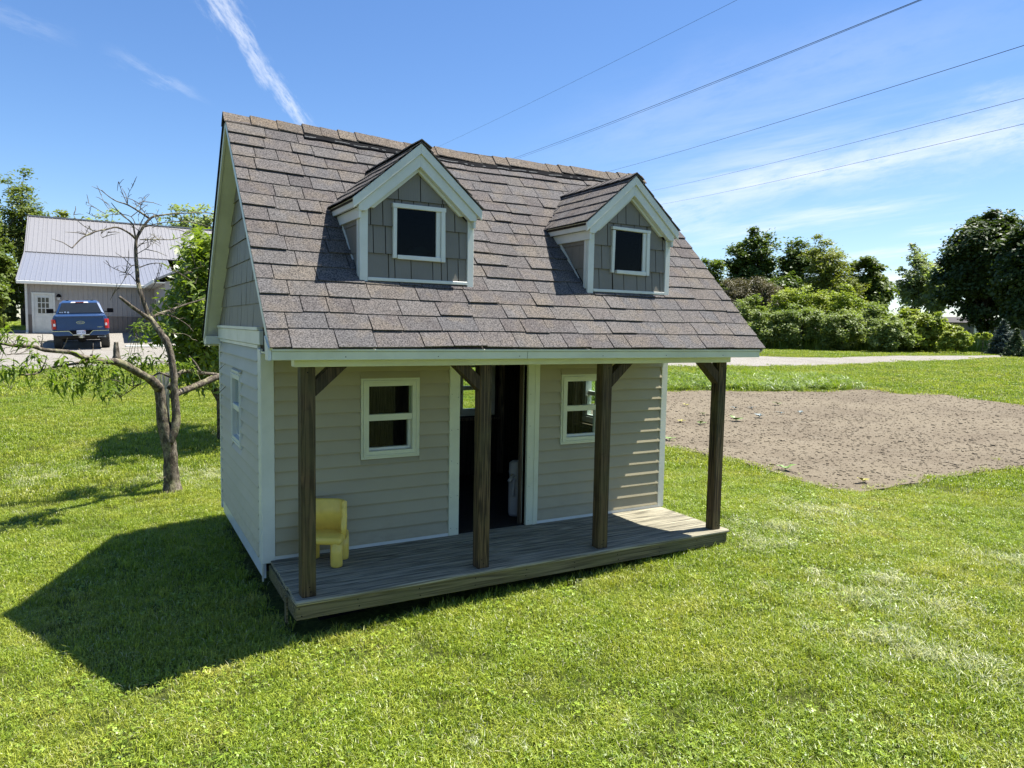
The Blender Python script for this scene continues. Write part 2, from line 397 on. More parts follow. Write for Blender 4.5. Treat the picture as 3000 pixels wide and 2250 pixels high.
# ------------------------------------------------------------------ terrain
def sstep(x, a, b):
    t = np.clip((x-a)/(b-a), 0, 1); return t*t*(3-2*t)
def H(x, y):
    x = np.asarray(x, float); y = np.asarray(y, float)
    dx, dy = x-CAM[0], y-CAM[1]; d = np.hypot(dx, dy); az = np.arctan2(dx, dy)
    base = -.275 + .033*np.clip(x, -3, 4.5) + .010*np.clip(-y-1, 0, 3)
    left = .032*np.clip(d-9, 0, 26.5) + .049*np.clip(d-35.5, 0, 9) + .004*np.clip(d-38, 0, 60)
    right = .0235*np.clip(d-12, 0, 30) + .004*np.clip(d-42, 0, 60)
    w = sstep(az, .10, .75)
    base = base - .13*np.exp(-((x+1.6)**2/2.2+(y-1.2)**2/5.))
    return base + (1-w)*left + w*right
def Hs(x, y): return float(H(x, y))
def gpt(px, py, off=0.):
    d = ray(px, py); lo = .5; t = 1.
    while t < 400:
        p = CAM+d*t
        if p[2] < Hs(p[0], p[1])+off: break
        lo = t; t *= 1.02
    else: return CAM+d*400
    hi = t
    for _ in range(30):
        m = (lo+hi)/2; p = CAM+d*m
        if p[2] < Hs(p[0], p[1])+off: hi = m
        else: lo = m
    p = CAM+d*hi; return Vector((float(p[0]), float(p[1]), float(p[2])))
def inpoly(P, poly):
    P = np.asarray(P); x, y = P[:, 0], P[:, 1]; ins = np.zeros(len(P), bool); n = len(poly); j = n-1
    for i in range(n):
        xi, yi, xj, yj = poly[i][0], poly[i][1], poly[j][0], poly[j][1]
        c = ((yi > y) != (yj > y)) & (x < (xj-xi)*(y-yi)/((yj-yi) if yj != yi else 1e-9)+xi); ins ^= c; j = i
    return ins
def densify(poly, step, wob=0., seed=0):
    rg = random.Random(seed); out = []
    for i in range(len(poly)):
        a, b = np.array(poly[i][:2], float), np.array(poly[(i+1) % len(poly)][:2], float); L = np.linalg.norm(b-a); k = max(1, int(L/step))
        nn = np.array([-(b-a)[1], (b-a)[0]])/max(L, 1e-6)
        for q in range(k):
            p = a+(b-a)*q/k
            o = wob*(noise.noise(Vector((p[0]*.9, p[1]*.9, seed)))+.6*noise.noise(Vector((p[0]*3.1, p[1]*3.1, seed)))+(rg.random()-.5)*.5); p = p+nn*o; out.append((float(p[0]), float(p[1])))
    return out
def drape(name, poly, step, off, mat, zf=None, kind='structure'):
    poly = [tuple(p) for p in poly]; P = np.array(poly); x0, y0 = P.min(0); x1, y1 = P.max(0)
    gx, gy = np.meshgrid(np.arange(x0, x1, step), np.arange(y0, y1, step)); G = np.c_[gx.ravel(), gy.ravel()]
    G = G + (np.random.RandomState(3).rand(*G.shape)-.5)*step*.5
    G = G[inpoly(G, poly)]
    pts = [Vector(p) for p in poly]+[Vector(p) for p in G.tolist()]
    n = len(poly); vs, es, fs, *_ = delaunay_2d_cdt(pts, [(i, (i+1) % n) for i in range(n)], [], 1, 1e-4)
    A = np.array([(v.x, v.y) for v in vs]); z = H(A[:, 0], A[:, 1])+off
    if zf is not None: z = z+zf(A)
    me = bpy.data.meshes.new(name); me.from_pydata([(float(a[0]), float(a[1]), float(q)) for a, q in zip(A, z)], [], [tuple(f) for f in fs]); me.update()
    o = link(name, me, mat, None, Vector((0, 0, 0)), True); o['kind'] = kind
    return o
# ------------------------------------------------------------------ lawn sheet
def m_lawn():
    t = NT('lawn_ground'); v = t.coord('World'); a = t.noise(v, .33, 5, .6); b = t.noise(v, 2.3, 5, .65); c_ = t.noise(v, 26, 5, .75)
    c = t.mix(t.mr(a, .35, .65), (.135, .165, .035), (.105, .145, .028)); c = t.mix(t.mr(b, .45, .72, 0, .6), c, (.19, .19, .07))
    c = t.mix(t.mr(c_, .35, .65), t.mix(1., c, (.45, .5, .4), 'MULTIPLY'), t.mix(1., c, (1.35, 1.3, 1.2), 'MULTIPLY'))
    c = t.mix(1., c, (.84, .82, .78), 'MULTIPLY')
    return t.pbr(c, .85, .15, t.bump(t.math('ADD', c_, t.noise(v, 90, 3, .7)), .9, .05))
def build_lawn():
    azs = np.radians(np.r_[np.arange(-180, -30, 5.), np.arange(-30, 90, 1.2), np.arange(90, 180, 5.)]); rs = [0.]
    r = .6
    while r < 420: rs.append(r); r *= 1.055; r += .04
    rs = np.array(rs); A, B = len(azs), len(rs)
    X = CAM[0]+np.outer(rs, np.sin(azs)); Y = CAM[1]+np.outer(rs, np.cos(azs)); Z = H(X, Y)
    vs = np.c_[X.ravel(), Y.ravel(), Z.ravel()]
    fs = [(i*A+j, i*A+(j+1) % A, (i+1)*A+(j+1) % A, (i+1)*A+j)[::-1] for i in range(1, B-1) for j in range(A)]
    fs += [(0, A+(j+1) % A, A+j)[::-1] for j in range(A)]
    me = bpy.data.meshes.new('lawn'); me.from_pydata([tuple(q) for q in vs.tolist()], [], fs); me.update()
    o = link('lawn', me, m_lawn(), None, Vector((0, 0, 0)), True); o['kind'] = 'structure'
build_lawn()
# gravel drive: the lot in front of the metal building runs on behind the playhouse and away to the right
def P2(*a): return [tuple(gpt(x, y)[:2]) for x, y in a]
drive_near = P2((-260, 1092), (0, 1088), (180, 1080), (330, 1074), (560, 1072)) + [(7.5, 19.3), (14., 20.2)] + P2((1945, 1075), (2425, 1072), (2567, 1065), (2709, 1058), (2850, 1053), (3000, 1048), (3120, 1046))
drive_far = P2((3120, 1038), (3000, 1040.5), (2800, 1042.5), (2567, 1044), (2425, 1048), (2353, 1048), (2230, 1044), (1950, 1040)) + [(17., 27.), (12., 30.)]
b0 = gpt(640, 985); drive_far += [(float(b0.x), float(b0.y)), (6., 46.), (-8., 47.), (-20., 46.), (-30, 34)]
drive_poly = densify(drive_near+drive_far, .8, .16, 3)
def m_gravel():
    t = NT('pale_gravel'); v = t.coord('World'); f = t.noise(v, 28, 5, .8); g = t.noise(v, .8, 5, .6); h = t.noise(v, 75, 3, .8)
    c = t.ramp(f, [(.34, (.15, .135, .115)), (.48, (.32, .295, .255)), (.66, (.46, .43, .385))]); c = t.mix(t.mr(g, .45, .7, 0, .5), c, (.25, .225, .18)); c = t.mix(1., c, (.82, .82, .82), 'MULTIPLY')
    return t.pbr(c, .9, .15, t.bump(t.math('ADD', f, h), .8, .03))
drape('gravel_drive', drive_poly, 1.1, .012, m_gravel())
# tilled soil bed
soil_out = P2((1720, 1190), (1850, 1158), (1960, 1148), (2100, 1146), (2250, 1150), (2400, 1148), (2560, 1142), (2640, 1155), (2760, 1158), (2880, 1175), (3000, 1190), (3200, 1215), (3330, 1260), (3300, 1340), (3120, 1362), (3000, 1374), (2900, 1386), (2780, 1402), (2700, 1420), (2600, 1437), (2530, 1448), (2450, 1441), (2330, 1408), (2240, 1378), (2150, 1356), (2080, 1340), (2000, 1325), (1940, 1310), (1800, 1290), (1650, 1240))
soil_poly = densify(soil_out, .22, .05, 9)
def soilz(A):
    o = np.zeros(len(A)); 
    for i, (x, y) in enumerate(A):
        o[i] = .011*noise.noise(Vector((x*5.3, y*5.3, 2)))+.010*noise.noise(Vector((x*2.4, y*2.4, 0)))+.012*noise.noise(Vector((x*.9, y*.9, 7)))
    return o
def m_soil():
    t = NT('dry_tilled_soil'); v = t.coord('World'); a = t.noise(v, .55, 4, .6); f = t.noise(v, 38, 6, .85); h = t.noise(v, 70, 4, .8)
    c = t.ramp(f, [(.26, (.100, .080, .054)), (.50, (.165, .137, .096)), (.72, (.235, .200, .145))]); c = t.mix(t.mr(a, .42, .62, 0, .55), c, (.112, .090, .064)); c = t.mix(t.mr(t.noise(v, 3.2, 4, .6), .5, .72, 0, .4), c, (.21, .182, .135))
    return t.pbr(c, .95, .1, t.bump(t.math('ADD', f, t.math('MULTIPLY', h, .9)), .6, .009))
SOIL = m_soil()
drape('soil_bed', soil_poly, .085, .028, SOIL, soilz)
def clods():
    rg = np.random.RandomState(5); base = bmesh.new(); bmesh.ops.create_icosphere(base, subdivisions=1, radius=1.); bv = np.array([v.co[:] for v in base.verts]); bf = [[v.index for v in f.verts] for f in base.faces]; base.free()
    P = np.array(soil_poly); mn, mx = P.min(0), P.max(0); N = 90000
    q = mn+rg.rand(N, 2)*(mx-mn); q = q[inpoly(q, soil_poly)]; d = np.hypot(q[:, 0]-CAM[0], q[:, 1]-CAM[1]); keep = rg.rand(len(q)) < np.clip(13./d, 0, 1)**1.6; q = q[keep][:16000]
    s = .007+.019*rg.rand(len(q))**4; s *= np.where(rg.rand(len(q)) < .02, 1.8, 1.)
    V = bv[None]*(1+.45*(rg.rand(len(q), len(bv), 1)-.5))*s[:, None, None]*np.r_[1, 1, .48]; an = rg.rand(len(q))*6.28
    ca, sa = np.cos(an)[:, None], np.sin(an)[:, None]; V2 = V.copy(); V2[..., 0] = V[..., 0]*ca-V[..., 1]*sa; V2[..., 1] = V[..., 0]*sa+V[..., 1]*ca
    z = H(q[:, 0], q[:, 1])+.028+soilz(q)+s*.25
    V2 += np.c_[q, z][:, None, :]
    tri = V2[:, np.array(bf), :].reshape(-1, 3)
    cm = SOIL.copy(); cm.name = 'clod_highlight'  # lighter copy of the soil: clod highlights put into the colour
    for n_ in cm.node_tree.nodes:
        if n_.type == 'VALTORGB':
            for e_ in n_.color_ramp.elements: c = e_.color; e_.color = (c[0]*1.25, c[1]*1.25, c[2]*1.25, 1)
    quadmesh('soil_clods', tri, 3, cm, None, 'stuff')
clods()

# ------------------------------------------------------------------ grass (uncountable: one object per kind, instanced tufts)
def m_blade(name, stops, trans=.35):
    t = NT(name); v = t.coord('World'); a = t.noise(v, .55, 4, .6); b = t.noise(v, 3.4, 4, .6)
    c = t.ramp(t.math('ADD', t.math('MULTIPLY', a, .6), t.math('MULTIPLY', b, .4)), stops)
    at_ = t.n('ShaderNodeAttribute', attribute_name='tint')
    c = t.mix(at_.outputs['Fac'], t.mix(1., c, (.42, .52, .45), 'MULTIPLY'), t.mix(1., c, (1.95, 1.75, 1.8), 'MULTIPLY'))
    c = t.mix(t.math('GREATER_THAN', at_.outputs['Fac'], .965), c, (.58, .55, .33))
    c = t.mix(1., c, (.86, .86, .86), 'MULTIPLY')
    p = t.n('ShaderNodeBsdfPrincipled'); t.l(c, p.inputs['Base Color']); p.inputs['Roughness'].default_value = .42; p.inputs['Specular IOR Level'].default_value = .48
    tr = t.n('ShaderNodeBsdfTranslucent'); t.l(t.mix(1., c, (1.3, 1.35, .5), 'MULTIPLY'), tr.inputs[0])
    ms = t.n('ShaderNodeMixShader'); ms.inputs[0].default_value = trans; t.l(p.outputs[0], ms.inputs[1]); t.l(tr.outputs[0], ms.inputs[2]); t.l(ms.outputs[0], t.out.inputs[0])
    return t.m
GR = m_blade('grass_blade', [(.32, (.180, .268, .026)), (.46, (.250, .335, .034)), (.55, (.305, .365, .050)), (.68, (.39, .40, .09))])
PALE = m_blade('pale_grass_blade', [(.3, (.30, .36, .16)), (.7, (.48, .50, .32))])
CLOV = m_blade('clover_leaf', [(.3, (.16, .255, .026)), (.6, (.235, .335, .036)), (.75, (.29, .37, .05))], .3)
WEED = m_blade('weed_leaf', [(.3, (.12, .20, .022)), (.6, (.20, .28, .035)), (.75, (.26, .32, .055))], .4)
def tuft(name, n, rad, l0, l1, w, lean, mat, seed):
    rg = np.random.RandomState(seed); r = rad*np.sqrt(rg.rand(n)); a = rg.rand(n)*6.283; x, y = r*np.cos(a), r*np.sin(a)
    L = l0+(l1-l0)*rg.rand(n); W_ = w*(.6+.8*rg.rand(n)); la = rg.rand(n)*6.283; k = lean*(.3+1.2*rg.rand(n))
    dx, dy = np.cos(la)*k, np.sin(la)*k; fa = la+1.57+(rg.rand(n)-.5)*1.6; sx, sy = np.cos(fa)*W_/2, np.sin(fa)*W_/2
    def P(u, ww): # point along blade
        cx, cy, cz = x+dx*L*u*u, y+dy*L*u*u, L*u*(1-.35*k*u)
        return np.stack([cx-sx*ww, cy-sy*ww, cz], 1), np.stack([cx+sx*ww, cy+sy*ww, cz], 1)
    a0, b0_ = P(0, .8); a1, b1 = P(.55, 1.); a2, b2 = P(1., .12)
    a0[:, 2] -= .012; b0_[:, 2] -= .012
    q1 = np.stack([a0, b0_, b1, a1], 1); q2 = np.stack([a1, b1, b2, a2], 1); V = np.concatenate([q1, q2]).reshape(-1, 3)
    tn = rg.rand(n); me = quadmesh(name, V, 4, mat, None, tint=np.concatenate([tn, tn]))
    return me
def trefoil(name, n, rad, h, s, mat, seed, round_=True):
    rg = np.random.RandomState(seed); fs = []; tn = []
    for i in range(n):
        r = rad*math.sqrt(rg.rand()); a = rg.rand()*6.28; x, y, z = r*math.cos(a), r*math.sin(a), h*(.35+.75*rg.rand()); sc = s*(.6+.7*rg.rand()); a0 = rg.rand()*6.28; tx, ty = (rg.rand(2)-.5)*.8; tt = rg.rand()*.95
        for k in range(3 if round_ else 2):
            an = a0+k*(2.094 if round_ else 3.3); c, s_ = math.cos(an), math.sin(an)
            sh = [(0, 0), (.45, -.42), (1., -.32), (1.05, .0), (1., .32), (.45, .42)] if round_ else [(0, 0), (.5, -.22), (1.1, -.12), (1.6, .0), (1.1, .12), (.5, .22)]
            for u, v in sh:
                px, py = (u*c-v*s_)*sc, (u*s_+v*c)*sc; fs.append((x+px, y+py, z+px*tx+py*ty-.12*u*sc+abs(v)*.25*sc))
            tn.append(tt)
    return quadmesh(name, np.array(fs), 6, mat, None, tint=tn)
def source(objs, name):
    c = bpy.data.collections.new(name)
    for o in objs:
        for k in list(o.users_collection): k.objects.unlink(o)
        o.location = (0, 0, 0); c.objects.link(o)
    return c
def scatter(name, P, rot, scl, coll, label=None):
    """one object: a cloud of points carrying instanced plants"""
    P = np.asarray(P, np.float32); me = bpy.data.meshes.new(name); me.vertices.add(len(P)); me.vertices.foreach_set('co', P.ravel())
    a = me.attributes.new('rot', 'FLOAT_VECTOR', 'POINT'); a.data.foreach_set('vector', np.asarray(rot, np.float32).ravel())
    a = me.attributes.new('scl', 'FLOAT', 'POINT'); a.data.foreach_set('value', np.asarray(scl, np.float32)); me.update()
    o = bpy.data.objects.new(name, me); COL.objects.link(o); o['kind'] = 'stuff'
    ng = bpy.data.node_groups.new(name, 'GeometryNodeTree'); ng.interface.new_socket('Geometry', in_out='INPUT', socket_type='NodeSocketGeometry'); ng.interface.new_socket('Geometry', in_out='OUTPUT', socket_type='NodeSocketGeometry')
    N = ng.nodes.new; gi, go = N('NodeGroupInput'), N('NodeGroupOutput'); ip = N('GeometryNodeInstanceOnPoints'); ci = N('GeometryNodeCollectionInfo')
    ci.inputs['Collection'].default_value = coll; ci.inputs['Separate Children'].default_value = True; ci.inputs['Reset Children'].default_value = True
    ar = N('GeometryNodeInputNamedAttribute'); ar.data_type = 'FLOAT_VECTOR'; ar.inputs[0].default_value = 'rot'; as_ = N('GeometryNodeInputNamedAttribute'); as_.data_type = 'FLOAT'; as_.inputs[0].default_value = 'scl'
    L = ng.links.new; L(gi.outputs[0], ip.inputs['Points']); L(ci.outputs[0], ip.inputs['Instance']); ip.inputs['Pick Instance'].default_value = True
    er = N('FunctionNodeEulerToRotation'); L(ar.outputs[0], er.inputs[0]); L(er.outputs[0], ip.inputs['Rotation']); L(as_.outputs[0], ip.inputs['Scale']); L(ip.outputs[0], go.inputs[0])
    md = o.modifiers.new('scatter', 'NODES'); md.node_group = ng
    return o
HOUSE_KEEP = [(-.03, -.86), (3.66, -.86), (3.66, 2.2), (-.03, 2.2)]
def field(r0, r1, dens, seed, az0=-24, az1=84, avoid_soil=True):
    rg = np.random.RandomState(seed); n = int(math.radians(az1-az0)/2*(r1*r1-r0*r0)*dens); d = np.sqrt(r0*r0+rg.rand(n)*(r1*r1-r0*r0)); a = np.radians(az0+rg.rand(n)*(az1-az0))
    q = np.c_[CAM[0]+d*np.sin(a), CAM[1]+d*np.cos(a)]; q = q[~inpoly(q, HOUSE_KEEP)]
    if avoid_soil: q = q[~inpoly(q, soil_poly)]
    q = q[~inpoly(q, drive_poly)]; return q, rg
def patchy(q, s, seed):
    return np.array([noise.noise(Vector((float(x)*s, float(y)*s, seed*1.7))) for x, y in q])
def put(name, q, rg, coll, s0=.8, s1=1.25, off=0., tilt=.12, k=None):
    z = H(q[:, 0], q[:, 1])+off; rot = np.c_[(rg.rand(len(q), 2)-.5)*tilt*2, rg.rand(len(q))*6.283]; sc = s0+(s1-s0)*rg.rand(len(q))
    if k is not None: sc = sc*k
    return scatter(name, np.c_[q, z], rot, sc, coll)
tn_ = source([tuft('tuft_fine', 140, .13, .018, .041, .0034, .95, GR, i) for i in range(6)], 'src_near')
tm_ = source([tuft('tuft_mid', 130, .22, .022, .046, .0058, .7, GR, 20+i) for i in range(5)], 'src_mid')
tf_ = source([tuft('tuft_far', 130, .42, .025, .050, .0125, .7, GR, 40+i) for i in range(4)], 'src_far')
tp_ = source([tuft('tuft_pale', 40, .10, .04, .085, .0048, .9, PALE, 60+i) for i in range(4)], 'src_pale')
tc_ = source([trefoil('tuft_clover', 30, .11, .040, .0088, CLOV, 70+i) for i in range(5)], 'src_clover')
tt_ = source([tuft('tuft_tall', 30, .09, .06, .13, .006, .8, GR, 80+i) for i in range(3)], 'src_tall')
q, rg = field(1.6, 9.5, 125, 1); n1 = patchy(q, .9, 1); put('grass', q, rg, tn_, .75, 1.2, k=1+.3*n1)
q, rg = field(9.5, 19., 42, 2); put('grass', q, rg, tm_, .8, 1.25)
q, rg = field(19., 58., 11., 3); put('grass', q, rg, tf_, .75, 1.3)
q, rg = field(58., 110., 2.0, 33); put('grass', q, rg, tf_, 1.9, 2.6)
# clover in the lawn, thickest near the bottom of the view
q, rg = field(1.6, 9., 62, 4); n2 = patchy(q, .8, 5)+.5*patchy(q, 2.7, 6); d = np.hypot(q[:, 0]-CAM[0], q[:, 1]-CAM[1]); m = n2 > (-.10+.05*(d-3.5)); q = q[m]; put('clover', q, rg, tc_, .7, 1.3)
# pale bent patches, where the mower left dry blades
pl = [(gpt(2290, 1555), .55), (gpt(2230, 1600), .35), (gpt(2500, 1750), .5), (gpt(2620, 1720), .3), (gpt(2690, 1930), .34), (gpt(2750, 1790), .3), (gpt(2600, 1880), .3), (gpt(2840, 1950), .3), (gpt(2400, 1500), .5), (gpt(2960, 1650), .4), (gpt(150, 1400), .7), (gpt(480, 1400), .5), (gpt(620, 1400), .5)]
rg = np.random.RandomState(8); qq = []
for c, r_ in pl:
    n = int(70*r_*r_/.25*.5)+12; a = rg.rand(n)*6.28; r = r_*np.abs(rg.randn(n))*.55; qq.append(np.c_[c.x+r*np.cos(a), c.y+r*np.sin(a)*1.2])
qq = np.concatenate(qq); qq = qq[~inpoly(qq, soil_poly) & ~inpoly(qq, HOUSE_KEEP)]
put('pale_grass', qq, rg, tp_, .6, 1.0, tilt=.3)
q, rg = field(1.6, 14., 3.4, 9); m = patchy(q, .6, 11) > -.12; put('pale_grass', q[m], rg, tp_, .45, .8, tilt=.3)
q, rg = field(1.6, 14., 1.7, 12); put('longer_grass', q, rg, tt_, .5, .85)
# unmown fringe round the playhouse, the tree foot and the soil bed
rg = np.random.RandomState(14); e = []
for (ax_, ay_), (bx_, by_), n in (((-.05, -.92), (3.75, -.92), 130), ((-.07, -.8), (-.07, 2.2), 60), ((3.7, -.9), (3.7, 2.2), 80)):
    t_ = rg.rand(n); e.append(np.c_[ax_+(bx_-ax_)*t_+(rg.rand(n)-.5)*.08, ay_+(by_-ay_)*t_+(rg.rand(n)-.5)*.10])
sp = np.array(soil_poly); sp = sp[rg.rand(len(sp)) < .8]; e += [sp+rg.randn(*sp.shape)*w_ for w_ in (.07, .12, .2)]
tb = gpt(507, 1446); a = rg.rand(60)*6.28; e.append(np.c_[tb.x+.19*np.cos(a), tb.y+.19*np.sin(a)])
e = np.concatenate(e); put('fringe_grass', e, rg, tt_, .32, .72)
# rank weeds along the back edge of the soil bed
wsrc = source([trefoil('weed_clump', 34, .17, .26, .062, WEED, 90+i, False) for i in range(4)]+[tuft('weed_blades', 50, .18, .14, .34, .013, .8, WEED, 95+i) for i in range(2)], 'src_weeds')
wp = P2((1700, 1188), (1960, 1148), (2100, 1146), (2250, 1150), (2400, 1148), (2540, 1142), (2500, 1128), (2450, 1112), (2300, 1104), (1960, 1102), (1700, 1110)); A = np.array(wp); rg = np.random.RandomState(15); q = A.min(0)+rg.rand(9000, 2)*(A.max(0)-A.min(0)); q = q[inpoly(q, wp)][:1500]
put('weeds', q, rg, wsrc, .5, 1.05, tilt=.25)
# tall grass under the sumac thicket
tg_ = source([tuft('tall_clump', 90, .45, .5, 1.15, .03, .35, WEED, 110+i) for i in range(3)], 'src_hedge')
hp = P2((2140, 1022), (2400, 1028), (2650, 1032), (2880, 1033), (2905, 1024), (2700, 1008), (2400, 1003), (2100, 1000)); A = np.array(hp); rg = np.random.RandomState(16); q = A.min(0)+rg.rand(6000, 2)*(A.max(0)-A.min(0)); q = q[inpoly(q, hp)][:1500]
put('tall_grass', q, rg, tg_, .5, 1.25, tilt=.2)

# seedlings on the soil
def seedling(px, py, n, s, mat, label):
    p = gpt(px, py); rg = random.Random(int(px)); t = thing('seedling', label, 'seedling', (p.x, p.y, p.z+.03), 0, 'seedlings coming up in the soil bed')
    mb = MB()
    for k in range(n):
        a = k*6.283/n+rg.random()*.8; L = s*(.7+.5*rg.random()); w = L*.34; c, s_ = math.cos(a), math.sin(a); up = .35+.5*rg.random()
        def q(u, v, z): return (p.x+(u*c-v*s_), p.y+(u*s_+v*c), p.z+.05+z)
        mb.add([q(0, 0, 0), q(L*.5, -w, L*up*.5), q(L, 0, L*up*.55), q(L*.5, w, L*up*.5), q(L*.5, 0, L*up*.4)], [(0, 1, 4), (1, 2, 4), (2, 3, 4), (3, 0, 4)])
    mb.build('leaf', mat, t)
    MB().tube([(p.x, p.y, p.z+.0), (p.x, p.y, p.z+.055)], .004, 5).build('stem', mat, t)
BLUEL = flat('blue_green_leaf', (.13, .17, .17), .5, .4); GREENL = flat('seedling_leaf', (.15, .24, .05), .5, .4); YELL = flat('yellow_leaf', (.33, .30, .05), .5, .4)
for px, py, n, s, mt, lb in [(2153, 1203, 5, .10, BLUEL, 'blue grey cabbage seedling just right of the corner porch post'), (2201, 1202, 4, .10, BLUEL, 'blue grey seedling with two raised leaves behind the others'), (2224, 1228, 5, .11, BLUEL, 'blue grey seedling nearest of its loose row on the soil'), (2287, 1218, 4, .09, BLUEL, 'small dusky seedling between two larger blue grey ones'), (2345, 1217, 5, .10, BLUEL, 'blue grey seedling farthest right in its row'),
    (2156, 1238, 6, .15, GREENL, 'broad bright green seedling lying low on the soil by the corner post'), (2278, 1190, 6, .14, GREENL, 'bright green seedling farthest back on the soil'), (2052, 1248, 5, .12, GREENL, 'green seedling just left of the corner porch post'), (2010, 1194, 4, .10, YELL, 'thin yellowing seedling behind the corner porch post'), (2059, 1220, 4, .09, GREENL, 'little dark green seedling left of the post, behind a larger one'), (1995, 1243, 4, .09, YELL, 'tiny pale seedling beside a dark clod near the playhouse corner'), (1962, 1296, 5, .10, GREENL, 'small weed at the soil edge nearest the playhouse wall'),
    (2528, 1422, 5, .10, YELL, 'withered yellow plant at the near tip of the soil bed'), (2300, 1385, 6, .12, GREENL, 'low weed on the near left edge of the soil bed')]:
    seedling(px, py, n, s, mt, lb)

# ------------------------------------------------------------------ playhouse
ZG = -.27
ph = thing('playhouse', 'small taupe sided playhouse with two gabled dormers and a shingled roof over its porch', 'playhouse', (1.83, .6, ZG))
L_, DW = 3.664, 2.165
sagz = lambda x: float(np.interp(x, [-.15, .45, 1.9, 3.4, 3.87], [.030, .004, -.028, -.006, .004]))
EY, EZ, RY, RZ = -1.003, 1.556, .7008, 3.2317
SLD = math.hypot(RY-EY, RZ-EZ); ct, st = (RY-EY)/SLD, (RZ-EZ)/SLD
def rp(x, s, n=0.):    # point on the front slope, s metres up from the eave, n off the surface
    wav = .006*noise.noise(Vector((x*1.3, s*2., 4.)))
    return Vector((x, EY+s*ct-n*st, EZ+s*st+n*ct+sagz(x)*s/SLD+wav))
def rb(x, s, n=0.): 
    p = rp(x, s, n); return Vector((p.x, 2*RY-p.y, p.z))
XL, XR = -.143, 3.869
roof = MB()
for fn in (rp, rb):
    a, b, c, d = fn(XL+.012, .0, -.02), fn(XR-.012, .0, -.02), fn(XR-.012, SLD-.012, -.02), fn(XL+.012, SLD-.012, -.02)
    roof.prism([a, b, c, d], (rp(0, 0, -.035)-rp(0, 0, -.02)) if fn is rp else (rb(0, 0, -.035)-rb(0, 0, -.02)))
roof_o = roof.build('roof', SHINGLE, ph, fix=True)
EXP = .1432
# the back slope is out of sight: shingled as one sheet of courses
bk = MB(); s = 0.
while s < SLD-.02:
    bk.prism([rb(XL, s, .008), rb(XR, s, .008), rb(XR, min(s+EXP*1.1, SLD), -.004), rb(XL, min(s+EXP*1.1, SLD), -.004)], rb(0, 0, -.006)-rb(0, 0, 0)); s += EXP
o = bk.build('shingle_courses', SHINGLE, roof_o, fix=True); o['kind'] = 'stuff'
DX0 = (.512, 2.335); DCX = [d+.402 for d in DX0]
def covered(x, s):     # under a dormer
    y, z = EY+s*ct, EZ+s*st
    for c in DCX:
        zt = 2.915-.865*abs(x-c)
        if y > -.55 and abs(x-c) < .40 and z < zt-.03: return True
    return False
k = 0; s = 0.
while s < SLD-.03:
    x = XL-.004-rnd.random()*.09; first = True
    while x < XR:
        w = rnd.choice([.16, .2, .24, .27, .31, .34]); x1 = max(x+w, XL+.09); xa, xb = max(x, XL), min(x1, XR+.004)
        if XR-xb < .07: xb = XR+.003; x1 = XR+1
        if xb-xa > .04:
            pts = [(xa+.02, s+.02), (xb-.02, s+.02), (xa+.02, s+EXP*.85), (xb-.02, s+EXP*.85)]
            if not all(covered(*q) for q in pts):
                top = min(s+EXP*1.14, SLD-.004); lift = .0095+.010*rnd.random()**2; th = .0085; dr = (rnd.random()-.5)*.012; j = (rnd.random()-.5)*.006
                g = .0028
                lo = -.006 if s == 0 else 0
                mb = MB(); mid = (s+top)/2
                mb.add([rp(xa+g, s+lo+dr, lift), rp(xb-g, s+lo+dr+j, lift), rp(xb-g, top, .003), rp(xa+g, top, .003), rp(xa+g, s+lo+dr, lift-th), rp(xb-g, s+lo+dr+j, lift-th), rp(xb-g, top, -.003), rp(xa+g, top, -.003)],
                       [(0, 1, 2, 3), (4, 7, 6, 5), (0, 4, 5, 1), (1, 5, 6, 2), (3, 7, 4, 0), (2, 6, 7, 3)])
                mb.build('shingle', SHINGLE, roof_o)
        x = x1
    s += EXP
# ridge caps, the raised vent from x=.43 on
CAPM = m_shingle(); CAPM.name = 'ridge_cap_shingle'
for n_ in CAPM.node_tree.nodes:
    if n_.type == 'VALTORGB':
        for e_ in n_.color_ramp.elements: c = e_.color; e_.color = (min(1, c[0]*1.18+.02), c[1]*1.08+.012, c[2]*.95, 1)
FIN = flat('vent_fin_plastic', (.20, .20, .19), .9, .1, var=.5, ns=60)
x = XL-.01; i = 0
def ridge(x, up=0.): return rp(x, SLD, 0).z+up
while x < XR-.02:
    vent = x > .40; w = .196 if x < .25 else .142
    if not vent and x+w > .43: w = .435-x
    ln = w+.012; hi = .036 if vent else .016; hi += .006*math.sin(x*9); reach = .120
    def cp(xx, r, up): z = ridge(xx)+hi+up; return [(xx, RY-r*.72, z-r*.70), (xx, RY-.012, z-.002), (xx, RY+.012, z-.002), (xx, RY+r*.72, z-r*.70)]
    a = cp(x, reach, .006); b = cp(min(x+ln, XR+.01), reach, -.001)
    mb = MB(); top = a+b; low = [(p[0], p[1], p[2]-.007) for p in a+b]
    mb.add(top+low, [(0, 4, 5, 1), (1, 5, 6, 2), (2, 6, 7, 3), (8, 9, 13, 12), (9, 10, 14, 13), (10, 11, 15, 14), (0, 1, 9, 8), (1, 2, 10, 9), (2, 3, 11, 10), (0, 8, 12, 4), (3, 7, 15, 11), (4, 12, 13, 5), (5, 13, 14, 6), (6, 14, 15, 7)])
    mb.build('ridge_cap', CAPM, ph); x += w; i += 1
def wavy(x): return .004*math.sin(x*17)+.006*math.sin(x*7+1)+.004*math.sin(x*31)
